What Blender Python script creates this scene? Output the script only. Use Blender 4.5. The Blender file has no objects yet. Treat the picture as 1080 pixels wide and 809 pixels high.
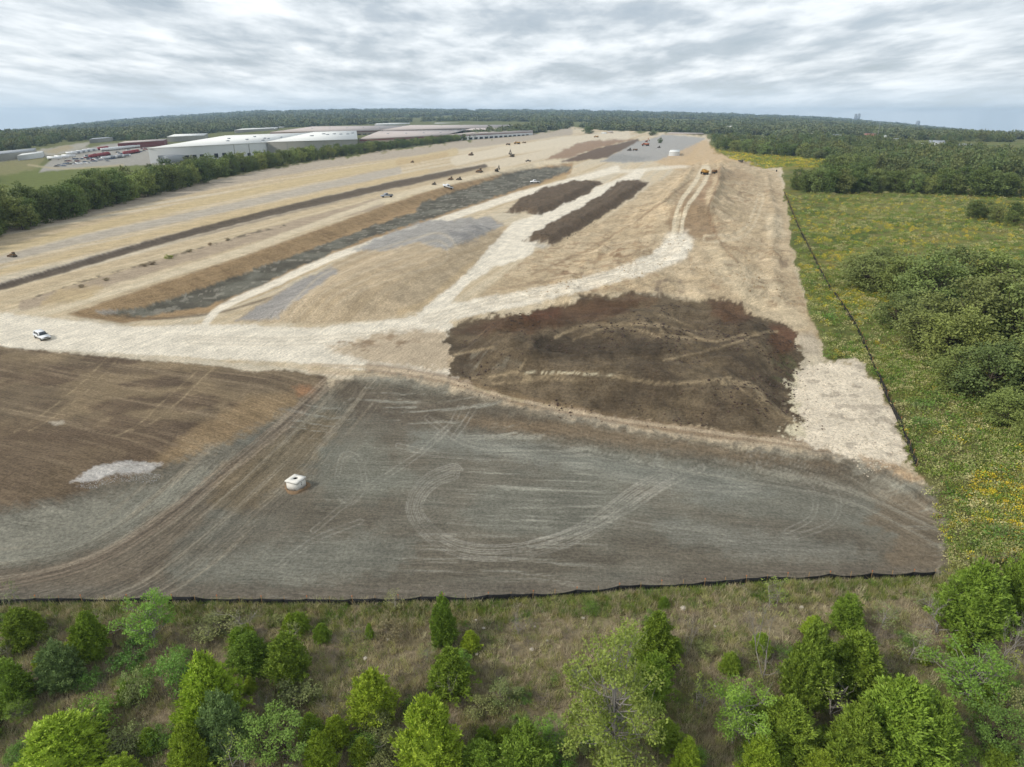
import bpy, bmesh, math, random
import numpy as np
from mathutils import Vector, Matrix

random.seed(7)
RNG = np.random.default_rng(11)
HAZE = True
scene = bpy.context.scene
COL = scene.collection

# ------------------------------------------------------------------ camera
CAM_H = 50.0
F_PX = 720.0                      # focal length in pixels of the 1080 px wide photograph
CX, CY = 540.0, 404.5
HORIZON = 120.0                   # row of the eye-level plane
PITCH = math.atan((CY - HORIZON) / F_PX)
SP, CP = math.sin(PITCH), math.cos(PITCH)
cam_data = bpy.data.cameras.new("camera")
cam = bpy.data.objects.new("camera", cam_data)
COL.objects.link(cam)
cam.location = (0, 0, CAM_H)
cam.rotation_euler = (math.pi / 2 - PITCH, 0, 0)
cam_data.sensor_width = 36.0
cam_data.lens = 36.0 * F_PX / 1080.0
cam_data.clip_start = 0.5
cam_data.clip_end = 60000
scene.camera = cam

# ------------------------------------------------------------------ sky and light
SUN_EL, SUN_AZ = math.radians(38), math.radians(-112)      # azimuth from +Y, towards +X
world = bpy.data.worlds.new("World")
scene.world = world
world.use_nodes = True
wn, wl = world.node_tree.nodes, world.node_tree.links
wn.clear()


def wnode(kind, **kw):
    n = wn.new(kind)
    for k, v in kw.items():
        setattr(n, k, v)
    return n


def build_world():
    out = wnode("ShaderNodeOutputWorld")
    sky = wnode("ShaderNodeTexSky", sky_type="NISHITA", sun_disc=False)
    sky.sun_elevation = SUN_EL
    sky.sun_rotation = SUN_AZ
    bg_sky = wnode("ShaderNodeBackground")
    bg_sky.inputs[1].default_value = 0.085
    wl.new(sky.outputs[0], bg_sky.inputs[0])
    geo = wnode("ShaderNodeTexCoord")
    sep = wnode("ShaderNodeSeparateXYZ")
    wl.new(geo.outputs["Generated"], sep.inputs[0])

    def math_(op, a, b=None, c=None, clamp=False):
        n = wnode("ShaderNodeMath", operation=op, use_clamp=clamp)
        for i, x in enumerate((a, b, c)):
            if x is None:
                continue
            if hasattr(x, "is_linked") or hasattr(x, "links"):
                wl.new(x, n.inputs[i])
            else:
                n.inputs[i].default_value = x
        return n.outputs[0]
    zc = math_("MAXIMUM", sep.outputs[2], 0.0)
    # cloud cells shrink towards the horizon in both directions
    px = math_("MULTIPLY", math_("DIVIDE", sep.outputs[0], math_("ADD", zc, 0.17)), 2.3)
    py = math_("MULTIPLY", math_("LOGARITHM", math_("ADD", zc, 0.055), math.e), 3.9)
    pz = math_("MULTIPLY", sep.outputs[1], 1.7)
    comb = wnode("ShaderNodeCombineXYZ")
    wl.new(px, comb.inputs[0])
    wl.new(py, comb.inputs[1])
    wl.new(pz, comb.inputs[2])

    def noise(scale, detail, rough, dist, off, stretch=(1, 1, 1)):
        mp = wnode("ShaderNodeMapping")
        mp.inputs["Location"].default_value = off
        mp.inputs["Scale"].default_value = stretch
        wl.new(comb.outputs[0], mp.inputs[0])
        n = wnode("ShaderNodeTexNoise", noise_dimensions="3D")
        n.inputs["Scale"].default_value = scale
        n.inputs["Detail"].default_value = detail
        n.inputs["Roughness"].default_value = rough
        n.inputs["Distortion"].default_value = dist
        wl.new(mp.outputs[0], n.inputs["Vector"])
        return n.outputs["Fac"]
    big = noise(1.1, 10, 0.55, 0.12, (9.3, 3.7, 1.0))
    small = noise(2.7, 8, 0.58, 0.3, (11.3, 2.2, 4.0))
    mixed = math_("ADD", math_("MULTIPLY", big, 0.78), math_("MULTIPLY", small, 0.22))
    ramp = wnode("ShaderNodeValToRGB")
    el = ramp.color_ramp.elements
    el[0].position, el[0].color = 0.33, (0.23, 0.26, 0.295, 1)
    el[1].position, el[1].color = 0.67, (0.575, 0.59, 0.60, 1)
    for pos, colr in ((0.435, (0.295, 0.328, 0.36, 1)), (0.505, (0.385, 0.415, 0.44, 1)), (0.57, (0.475, 0.50, 0.52, 1))):
        e = el.new(pos)
        e.color = colr
    wl.new(mixed, ramp.inputs[0])
    # towards the horizon the layer thins out into a pale blue band
    hz = wnode("ShaderNodeMapRange", clamp=True)
    hz.interpolation_type = "SMOOTHSTEP"
    wl.new(zc, hz.inputs[0])
    hz.inputs[1].default_value, hz.inputs[2].default_value = 0.0, 0.052
    hz.inputs[3].default_value, hz.inputs[4].default_value = 0.70, 0.0
    mixh = wnode("ShaderNodeMixRGB")
    wl.new(hz.outputs[0], mixh.inputs[0])
    wl.new(ramp.outputs[0], mixh.inputs[1])
    mixh.inputs[2].default_value = (0.42, 0.485, 0.54, 1)
    bg_cloud = wnode("ShaderNodeBackground")
    bg_cloud.inputs[1].default_value = 1.0
    wl.new(mixh.outputs[0], bg_cloud.inputs[0])
    cover = wnode("ShaderNodeMapRange", clamp=True)
    wl.new(mixed, cover.inputs[0])
    cover.inputs[1].default_value, cover.inputs[2].default_value = 0.30, 0.46
    cover.inputs[3].default_value, cover.inputs[4].default_value = 0.80, 0.96
    mix = wnode("ShaderNodeMixShader")
    wl.new(cover.outputs[0], mix.inputs[0])
    wl.new(bg_sky.outputs[0], mix.inputs[1])
    wl.new(bg_cloud.outputs[0], mix.inputs[2])
    wl.new(mix.outputs[0], out.inputs[0])


build_world()
sun_data = bpy.data.lights.new("sun", "SUN")
sun_data.energy = 1.5
sun_data.angle = math.radians(10)
sun_data.color = (1.0, 0.955, 0.89)
sun = bpy.data.objects.new("sun", sun_data)
COL.objects.link(sun)
_sd = Vector((math.cos(SUN_EL) * math.sin(SUN_AZ), math.cos(SUN_EL) * math.cos(SUN_AZ), math.sin(SUN_EL)))
sun.rotation_euler = _sd.to_track_quat("Z", "Y").to_euler()
sun.location = (0, 0, 200)
scene.view_settings.view_transform = "Standard"
scene.view_settings.look = "None"
scene.view_settings.exposure = 1.0
scene.view_settings.gamma = 1.0
scene.view_settings.use_curve_mapping = False
scene.cycles.max_bounces = 6
scene.cycles.volume_bounces = 0
scene.cycles.transparent_max_bounces = 6

# ------------------------------------------------------------------ small maths
ALB = 0.68


def lin(c):
    c = np.asarray(c, float) / 255.0
    return np.where(c <= 0.04045, c / 12.92, ((c + 0.055) / 1.055) ** 2.4)


def S(r, g, b, k=ALB):
    return lin((r, g, b)) * k


def smooth(a, b, x):
    t = np.clip((x - a) / (b - a), 0, 1)
    return t * t * (3 - 2 * t)


def _hash(ix, iy, seed):
    n = (ix.astype(np.int64) * 374761393 + iy.astype(np.int64) * 668265263 + seed * 1442695041) & 0xFFFFFFFF
    n = ((n ^ (n >> 13)) * 1274126177) & 0xFFFFFFFF
    n = ((n ^ (n >> 16)) * 2246822519) & 0xFFFFFFFF
    return ((n ^ (n >> 15)) & 0xFFFF) / 65535.0


def vnoise(x, y, seed=0):
    ix, iy = np.floor(x), np.floor(y)
    fx, fy = x - ix, y - iy
    fx, fy = fx * fx * (3 - 2 * fx), fy * fy * (3 - 2 * fy)
    a, b = _hash(ix, iy, seed), _hash(ix + 1, iy, seed)
    c, d = _hash(ix, iy + 1, seed), _hash(ix + 1, iy + 1, seed)
    return (a + (b - a) * fx) * (1 - fy) + (c + (d - c) * fx) * fy


def fbm(x, y, seed=0, octaves=4, gain=0.5):
    s, amp, tot = 0.0, 1.0, 0.0
    for o in range(octaves):
        s = s + amp * vnoise(x, y, seed + o * 17)
        tot += amp
        amp *= gain
        x, y = x * 2.03 + 11.7, y * 2.03 + 5.3
    return s / tot


def P(u, v, z=0.0):
    """point of the plane of height z seen in the direction of photograph position (u, v)"""
    a, b = (np.asarray(u, float) - CX) / F_PX, (np.asarray(v, float) - CY) / F_PX
    k = (CAM_H - z) / (SP + b * CP)
    return a * k, (CP - b * SP) * k


def project(x, y, z):
    zc = y * CP + (CAM_H - z) * SP
    yc = y * SP - (CAM_H - z) * CP
    return CX + F_PX * x / zc, CY - F_PX * yc / zc


def depth_of(v):
    return CAM_H / (SP + (v - CY) / F_PX * CP)


def poly_sd(px, py, poly):
    """signed distance to a polygon, positive inside"""
    poly = np.asarray(poly, float)
    d2 = np.full(px.shape, 1e18)
    inside = np.zeros(px.shape, bool)
    n = len(poly)
    for i in range(n):
        ax, ay = poly[i]
        bx, by = poly[(i + 1) % n]
        ex, ey = bx - ax, by - ay
        t = np.clip(((px - ax) * ex + (py - ay) * ey) / (ex * ex + ey * ey + 1e-12), 0, 1)
        d2 = np.minimum(d2, (px - ax - t * ex) ** 2 + (py - ay - t * ey) ** 2)
        if ay != by:
            c = ((ay > py) != (by > py)) & (px < (bx - ax) * (py - ay) / (by - ay) + ax)
            inside ^= c
    return np.where(inside, 1, -1) * np.sqrt(d2)


def line_d(px, py, pts):
    """distance to a polyline and running length fraction along it"""
    d2 = np.full(px.shape, 1e18)
    side = np.zeros(px.shape)
    for i in range(len(pts) - 1):
        ax, ay = pts[i]
        bx, by = pts[i + 1]
        ex, ey = bx - ax, by - ay
        t = np.clip(((px - ax) * ex + (py - ay) * ey) / (ex * ex + ey * ey + 1e-12), 0, 1)
        dx, dy = px - ax - t * ex, py - ay - t * ey
        q = dx * dx + dy * dy
        m = q < d2
        d2 = np.where(m, q, d2)
        side = np.where(m, np.sign(ex * dy - ey * dx), side)
    return np.sqrt(d2), side


def spline(pts, n=6):
    pts = [np.asarray(p, float) for p in pts]
    out = []
    for i in range(len(pts) - 1):
        p0, p1, p2, p3 = pts[max(i - 1, 0)], pts[i], pts[i + 1], pts[min(i + 2, len(pts) - 1)]
        for k in range(n):
            t = k / n
            out.append(0.5 * ((2 * p1) + (p2 - p0) * t + (2 * p0 - 5 * p1 + 4 * p2 - p3) * t * t + (3 * p1 - p0 - 3 * p2 + p3) * t ** 3))
    out.append(pts[-1])
    return np.array(out)


def W(poly):
    x, y = P([p[0] for p in poly], [p[1] for p in poly])
    return np.stack([x, y], 1)


# ------------------------------------------------------------------ relief of the site
FENCE_LINE = [(-160, 642), (-60, 641), (0, 638), (60, 637), (180, 636), (300, 638), (400, 637), (520, 634), (600, 629), (680, 622), (740, 619), (830, 613), (900, 611), (985, 609)]
CREST_LINE = FENCE_LINE + [(1080, 606), (1250, 604)]
BASIN = [(70, 332), (150, 305), (230, 279), (330, 244), (440, 205), (520, 182), (560, 173), (604, 172), (602, 184), (565, 200), (505, 221), (385, 260), (325, 286), (275, 309), (225, 330), (130, 341)]
STOCK = [(476, 372), (500, 350), (560, 340), (640, 334), (740, 338), (800, 345), (838, 360), (850, 380), (838, 425), (852, 452), (800, 458), (700, 446), (600, 436), (520, 416), (484, 398)]
GREYM = [(256, 341), (296, 317), (348, 290), (392, 270), (450, 247), (515, 240), (538, 247), (505, 284), (470, 312), (440, 330), (360, 341)]
STRIP_A = [(531, 224), (560, 206), (605, 194), (634, 194), (600, 213), (572, 226)]
STRIP_B = [(552, 254), (600, 228), (640, 208), (652, 196), (684, 194), (652, 217), (612, 243), (583, 259)]
BANK = [(540, 318), (590, 285), (640, 245), (690, 200), (722, 180), (745, 171), (790, 173), (818, 186), (830, 225), (838, 285), (850, 325), (790, 336), (720, 330), (640, 332), (580, 326)]
CREST_RAMP = [(744, 186), (738, 205), (722, 236)]
GREYP = [(722, 172), (740, 167), (775, 166), (798, 172), (760, 177)]
PADZ = [(-200, 545), (0, 545), (80, 520), (170, 490), (250, 462), (330, 415), (420, 412), (480, 425), (600, 452), (720, 474), (830, 484), (920, 498), (1000, 520), (1015, 560), (1000, 608), (830, 613), (680, 622), (600, 629), (400, 637), (0, 640), (-200, 642)]
DARK_DITCH = [(-120, 336), (0, 303), (80, 280), (170, 254), (270, 228), (370, 205), (440, 190), (510, 177)]
LOT = [(832, 412), (838, 395), (872, 380), (906, 379), (930, 412), (944, 440), (957, 478), (950, 492), (915, 495), (880, 478), (838, 462)]

_W = {}


def wsd(x, y, name, poly):
    if name not in _W:
        _W[name] = W(poly)
    return poly_sd(x, y, _W[name])


def far_drop(x, y):
    """beyond the valley floor the land falls away to both sides and rises to a low ridge in the middle"""
    s = np.maximum(y, 1.0)
    a = x / (s * CP + CAM_H * SP) * F_PX + CX
    row = np.interp(a, [-500, -160, 0, 135, 270, 400, 540, 650, 760, 870, 950, 1080, 1240, 1600],
                    [152, 145, 133.5, 123.5, 117.0, 115.5, 116.0, 117, 119, 122, 127, 137, 147, 153])
    drop = (row + 1.5 - HORIZON) / F_PX / CP / CP
    z9 = CAM_H - 9500 * drop
    k = (z9 - 0.0) / (9500 - 1500)
    return np.where(y > 1500, k * (y - 1500), 0.0)


def height(x, y):
    x, y = np.asarray(x, float), np.asarray(y, float)
    shp = np.broadcast(x, y).shape
    x, y = np.broadcast_to(x, shp).ravel(), np.broadcast_to(y, shp).ravel()
    h = far_drop(x, y)
    near = y < 900
    if near.any():
        xn, yn = x[near], y[near]
        g = np.zeros(xn.shape)
        n1 = fbm(xn / 14, yn / 14, 3, 4)
        n2 = fbm(xn / 4.5, yn / 4.5, 8, 4)
        # graded pad lies lower than the haul road; soft batter on the left
        sd = wsd(xn, yn, "pad", PADZ)
        lw = smooth(10, -25, xn)
        wid = 5 + 16 * lw
        g += -3.2 * smooth(-wid * 0.7, wid * 0.45, sd)
        # the vegetated slope in front of the fence
        if "crest" not in _W:
            _W["crest"] = W(CREST_LINE) * (CAM_H + 3.2) / CAM_H
        cy_ = np.interp(xn, _W["crest"][:, 0], _W["crest"][:, 1])
        below = np.clip(cy_ - yn, 0, 60)
        g += np.where(below > 0, -0.16 * below - 0.35 * smooth(0, 3, below) + 0.5 * (n1 - 0.5) * smooth(0, 4, below), 0)
        g += np.where(below > 0, -3.2 * (1 - smooth(-wid * 0.7, wid * 0.45, sd)) * smooth(0, 1.5, below), 0)
        # basin and ditch
        sd = wsd(xn, yn, "basin", BASIN)
        g += -3.6 * smooth(-1.0, 11, sd)
        if "ditch" not in _W:
            _W["ditch"] = W(DARK_DITCH)
        d, _ = line_d(xn, yn, _W["ditch"])
        g += -0.8 * smooth(6.0, 1.5, d)
        # stockpiles
        sd = wsd(xn, yn, "stock", STOCK)
        inn = smooth(-0.5, 12, sd)
        g += inn * (4.4 + 5.5 * (n1 - 0.38)) + smooth(0, 2, sd) * (2.0 * (n2 - 0.5)) + inn * 0.15 * np.sin(n1 * 26 + yn * 0.22)
        sd = wsd(xn, yn, "greym", GREYM)
        g += smooth(-1, 16, sd) * (4.6 + 1.4 * (n1 - 0.5)) + smooth(0, 3, sd) * 0.45 * (n2 - 0.5)
        for nm, pl, hh in (("sa", STRIP_A, 2.4), ("sb", STRIP_B, 2.8), ("gp", GREYP, 3.0)):
            sd = wsd(xn, yn, nm, pl)
            g += smooth(-0.5, 5.5, sd) * hh * (0.75 + 0.5 * n1) + smooth(0, 2, sd) * 1.3 * (n2 - 0.5)
        sd = wsd(xn, yn, "bank", BANK)
        if "ramp" not in _W:
            _W["ramp"] = W(CREST_RAMP)
        dr, _ = line_d(xn, yn, _W["ramp"])
        g += smooth(-1, 26, sd) * 3.0 + smooth(0, 6, sd) * (3.0 * (n1 - 0.5) * smooth(4, 14, dr) + 1.9 * (n2 - 0.5) * smooth(10, 18, dr)) + 5.6 * smooth(30, 8, dr) * smooth(0, 20, sd) + (1.3 + 1.4 * n2) * np.exp(-((dr - 11.5 - 4 * (n1 - 0.5)) / 2.3) ** 2) * smooth(0, 8, sd) + 1.6 * np.exp(-((sd - 7) / 2.5) ** 2) * n1
        sd = wsd(xn, yn, "lot", LOT)
        g += smooth(-1, 4, sd) * (0.25 + 0.35 * (n2 - 0.5))
        # loose roughness
        g += 0.22 * (n2 - 0.5)
        h = h.copy()
        h[near] += g * smooth(900, 700, yn)
    return h.reshape(shp)


def G(u, v, sink=0.0):
    """point on the relief seen at photograph position (u, v)"""
    z = 0.0
    for k in range(5):
        x, y = P(u, v, z)
        zn = float(height(np.array([x]), np.array([y]))[0])
        z = zn if k < 2 else 0.5 * (z + zn)
    return Vector((float(x), float(y), z - sink))


def mpp(v):
    return depth_of(v) / F_PX


# ------------------------------------------------------------------ materials
def new_mat(name):
    m = bpy.data.materials.new(name)
    m.use_nodes = True
    nt = m.node_tree
    return m, nt, nt.nodes, nt.links, nt.nodes["Principled BSDF"]


def mat_plain(name, col, rough=0.7, metal=0.0, spec=0.3, var=0.12, nscale=3.0, bump=0.0):
    """painted, moulded or cast surface with slight dirt"""
    m, nt, N, L, b = new_mat(name)
    tc = N.new("ShaderNodeTexCoord")
    nz = N.new("ShaderNodeTexNoise")
    nz.inputs["Scale"].default_value = nscale
    nz.inputs["Detail"].default_value = 6
    L.new(tc.outputs["Object"], nz.inputs["Vector"])
    mx = N.new("ShaderNodeMixRGB")
    mx.inputs[1].default_value = (*[c * (1 - var) for c in col], 1)
    mx.inputs[2].default_value = (*[min(1, c * (1 + var)) for c in col], 1)
    L.new(nz.outputs["Fac"], mx.inputs[0])
    L.new(mx.outputs[0], b.inputs["Base Color"])
    b.inputs["Roughness"].default_value = rough
    b.inputs["Metallic"].default_value = metal
    b.inputs["Specular IOR Level"].default_value = spec
    if bump:
        bp = N.new("ShaderNodeBump")
        bp.inputs["Strength"].default_value = bump
        L.new(nz.outputs["Fac"], bp.inputs["Height"])
        L.new(bp.outputs[0], b.inputs["Normal"])
    return m


LEAF_K = 2.05


def mat_leaf(name, base, var=0.35, hue=0.03, trans=0.25, clump=0.9, rough=0.6, fleck=0.45):
    """foliage: differs from plant to plant, from clump to clump and from leaf to leaf"""
    base = [min(0.8, c * LEAF_K) for c in base]
    m, nt, N, L, b = new_mat(name)
    tc = N.new("ShaderNodeTexCoord")
    oi = N.new("ShaderNodeObjectInfo")
    n1 = N.new("ShaderNodeTexNoise")
    n1.inputs["Scale"].default_value = clump
    n1.inputs["Detail"].default_value = 3
    L.new(tc.outputs["Object"], n1.inputs["Vector"])
    n2 = N.new("ShaderNodeTexWhiteNoise")
    vm = N.new("ShaderNodeVectorMath")
    vm.operation = "SNAP"
    vm.inputs[1].default_value = (0.12, 0.12, 0.12)
    L.new(tc.outputs["Object"], vm.inputs[0])
    L.new(vm.outputs[0], n2.inputs["Vector"])
    add = N.new("ShaderNodeMath")
    add.operation = "MULTIPLY_ADD"
    add.inputs[1].default_value = fleck
    L.new(n2.outputs["Value"], add.inputs[0])
    L.new(n1.outputs["Fac"], add.inputs[2])
    val = N.new("ShaderNodeMapRange")
    val.inputs[1].default_value, val.inputs[2].default_value = 0.25, 1.15
    val.inputs[3].default_value, val.inputs[4].default_value = 1 - var, 1 + var
    L.new(add.outputs[0], val.inputs[0])
    rnd = N.new("ShaderNodeMapRange")
    rnd.inputs[3].default_value, rnd.inputs[4].default_value = 0.78, 1.22
    L.new(oi.outputs["Random"], rnd.inputs[0])
    mul = N.new("ShaderNodeMath")
    mul.operation = "MULTIPLY"
    L.new(val.outputs[0], mul.inputs[0])
    L.new(rnd.outputs[0], mul.inputs[1])
    hr = N.new("ShaderNodeMath")
    hr.operation = "MULTIPLY_ADD"
    hr.inputs[1].default_value = 37.7
    hr.inputs[2].default_value = 0.31
    L.new(oi.outputs["Random"], hr.inputs[0])
    fr = N.new("ShaderNodeMath")
    fr.operation = "FRACT"
    L.new(hr.outputs[0], fr.inputs[0])
    hm = N.new("ShaderNodeMapRange")
    hm.inputs[3].default_value, hm.inputs[4].default_value = 0.5 - hue, 0.5 + hue
    L.new(fr.outputs[0], hm.inputs[0])
    hsv = N.new("ShaderNodeHueSaturation")
    hsv.inputs["Color"].default_value = (*base, 1)
    L.new(hm.outputs[0], hsv.inputs["Hue"])
    L.new(mul.outputs[0], hsv.inputs["Value"])
    L.new(hsv.outputs[0], b.inputs["Base Color"])
    b.inputs["Roughness"].default_value = rough
    b.inputs["Specular IOR Level"].default_value = 0.25
    if trans > 0:
        tr = N.new("ShaderNodeBsdfTranslucent")
        L.new(hsv.outputs[0], tr.inputs["Color"])
        ms = N.new("ShaderNodeMixShader")
        ms.inputs[0].default_value = trans
        L.new(b.outputs[0], ms.inputs[1])
        L.new(tr.outputs[0], ms.inputs[2])
        L.new(ms.outputs[0], N["Material Output"].inputs["Surface"])
    return m


def mat_soil():
    """earth: soil colour stored with the surface, broken up by crumbs, clods and tyre lug stipple"""
    m, nt, N, L, b = new_mat("soil")
    at = N.new("ShaderNodeAttribute")
    at.attribute_name = "soil"
    geo = N.new("ShaderNodeNewGeometry")
    n1 = N.new("ShaderNodeTexNoise")
    n1.inputs["Scale"].default_value = 2.2
    n1.inputs["Detail"].default_value = 10
    n1.inputs["Roughness"].default_value = 0.80
    L.new(geo.outputs["Position"], n1.inputs["Vector"])
    n2 = N.new("ShaderNodeTexNoise")
    n2.inputs["Scale"].default_value = 0.17
    n2.inputs["Detail"].default_value = 8
    n2.inputs["Roughness"].default_value = 0.65
    L.new(geo.outputs["Position"], n2.inputs["Vector"])
    vr = N.new("ShaderNodeTexVoronoi")
    vr.inputs["Scale"].default_value = 1.7
    L.new(geo.outputs["Position"], vr.inputs["Vector"])

    def mr(src, a, bb, lo, hi):
        n = N.new("ShaderNodeMapRange")
        n.inputs[1].default_value, n.inputs[2].default_value = a, bb
        n.inputs[3].default_value, n.inputs[4].default_value = lo, hi
        L.new(src, n.inputs[0])
        return n.outputs[0]
    f1 = mr(n1.outputs["Fac"], 0.38, 0.62, 0.66, 1.34)
    f2 = mr(n2.outputs["Fac"], 0.35, 0.65, 0.86, 1.14)
    f3 = mr(vr.outputs["Distance"], 0.05, 0.12, 1.35, 1.0)
    fl = N.new("ShaderNodeAttribute")
    fl.attribute_name = "flow"
    sx = N.new("ShaderNodeSeparateXYZ")
    L.new(fl.outputs["Vector"], sx.inputs[0])

    def streak(fa, fb, detail, rough, w):
        mp = N.new("ShaderNodeMapping")
        mp.inputs["Scale"].default_value = (fa, fb, 0.0)
        L.new(fl.outputs["Vector"], mp.inputs[0])
        n = N.new("ShaderNodeTexNoise")
        n.noise_dimensions = "2D"
        n.inputs["Scale"].default_value = 1.0
        n.inputs["Detail"].default_value = detail
        n.inputs["Roughness"].default_value = rough
        n.inputs["Distortion"].default_value = 0.15
        L.new(mp.outputs[0], n.inputs["Vector"])
        a = N.new("ShaderNodeMath")
        a.operation = "SUBTRACT"
        a.inputs[1].default_value = 0.5
        L.new(n.outputs["Fac"], a.inputs[0])
        b_ = N.new("ShaderNodeMath")
        b_.operation = "MULTIPLY"
        b_.inputs[1].default_value = w
        L.new(a.outputs[0], b_.inputs[0])
        return b_.outputs[0]
    s1 = streak(0.9, 0.07, 8, 0.8, 2.2)
    s2 = streak(3.2, 0.5, 6, 0.8, 2.4)
    ad = N.new("ShaderNodeMath")
    ad.operation = "ADD"
    L.new(s1, ad.inputs[0])
    L.new(s2, ad.inputs[1])
    sm = N.new("ShaderNodeMath")
    sm.operation = "MULTIPLY_ADD"
    sm.inputs[2].default_value = 1.0
    L.new(ad.outputs[0], sm.inputs[0])
    L.new(sx.outputs[2], sm.inputs[1])
    mu0 = N.new("ShaderNodeMath")
    mu0.operation = "MULTIPLY"
    L.new(f1, mu0.inputs[0])
    cl = N.new("ShaderNodeClamp")
    cl.inputs["Min"].default_value = 0.45
    cl.inputs["Max"].default_value = 1.7
    L.new(sm.outputs[0], cl.inputs[0])
    L.new(cl.outputs[0], mu0.inputs[1])
    mu = N.new("ShaderNodeMath")
    mu.operation = "MULTIPLY"
    L.new(mu0.outputs[0], mu.inputs[0])
    L.new(f2, mu.inputs[1])
    mu2 = N.new("ShaderNodeMath")
    mu2.operation = "MULTIPLY"
    L.new(mu.outputs[0], mu2.inputs[0])
    L.new(f3, mu2.inputs[1])
    vm = N.new("ShaderNodeVectorMath")
    vm.operation = "SCALE"
    L.new(at.outputs["Color"], vm.inputs[0])
    L.new(mu2.outputs[0], vm.inputs["Scale"])
    L.new(vm.outputs[0], b.inputs["Base Color"])
    b.inputs["Roughness"].default_value = 0.95
    b.inputs["Specular IOR Level"].default_value = 0.12
    bp = N.new("ShaderNodeBump")
    bp.inputs["Strength"].default_value = 0.8
    bp.inputs["Distance"].default_value = 0.45
    hs = N.new("ShaderNodeMath")
    hs.operation = "MULTIPLY_ADD"
    hs.inputs[1].default_value = 0.35
    L.new(sm.outputs[0], hs.inputs[0])
    L.new(n1.outputs["Fac"], hs.inputs[2])
    L.new(hs.outputs[0], bp.inputs["Height"])
    L.new(bp.outputs[0], b.inputs["Normal"])
    return m


M_SOIL = mat_soil()


# ------------------------------------------------------------------ object helpers
def tag(o, label=None, cat=None, group=None, kind=None):
    if label:
        o["label"] = label
    if cat:
        o["category"] = cat
    if group:
        o["group"] = group
    if kind:
        o["kind"] = kind
    return o


def mesh_np(name, verts, faces_flat, loop_counts, mat, smooth_shade=False):
    me = bpy.data.meshes.new(name)
    nv, nl, nf = len(verts), len(faces_flat), len(loop_counts)
    me.vertices.add(nv)
    me.vertices.foreach_set("co", np.ascontiguousarray(verts, dtype=np.float32).ravel())
    me.loops.add(nl)
    me.loops.foreach_set("vertex_index", np.ascontiguousarray(faces_flat, dtype=np.int32))
    me.polygons.add(nf)
    st = np.concatenate([[0], np.cumsum(loop_counts)[:-1]]).astype(np.int32)
    me.polygons.foreach_set("loop_start", st)
    me.update(calc_edges=True)
    if smooth_shade:
        me.polygons.foreach_set("use_smooth", np.ones(nf, bool))
    if mat:
        me.materials.append(mat)
    me.validate()
    return me


def mesh_py(name, verts, faces, mat, smooth_shade=False):
    return mesh_np(name, np.array(verts, float).reshape(-1, 3), [i for f in faces for i in f], [len(f) for f in faces], mat, smooth_shade)


def obj(name, me, parent=None, loc=None):
    o = bpy.data.objects.new(name, me)
    COL.objects.link(o)
    if parent:
        o.parent = parent
    if loc is not None:
        o.location = loc
    return o


def empty(name, loc=(0, 0, 0), rz=0.0):
    o = bpy.data.objects.new(name, None)
    COL.objects.link(o)
    o.location = loc
    o.rotation_euler = (0, 0, rz)
    o.empty_display_size = 0.2
    return o


def copy_tree(src, loc, rz=0.0, scale=(1, 1, 1), **tags):
    def rec(s, parent):
        c = s.copy()
        COL.objects.link(c)
        c.parent = parent
        for ch in s.children:
            rec(ch, c)
        return c
    r = rec(src, None)
    r.location = loc
    r.rotation_euler = (0, 0, rz)
    r.scale = scale
    tag(r, **tags)
    return r


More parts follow.
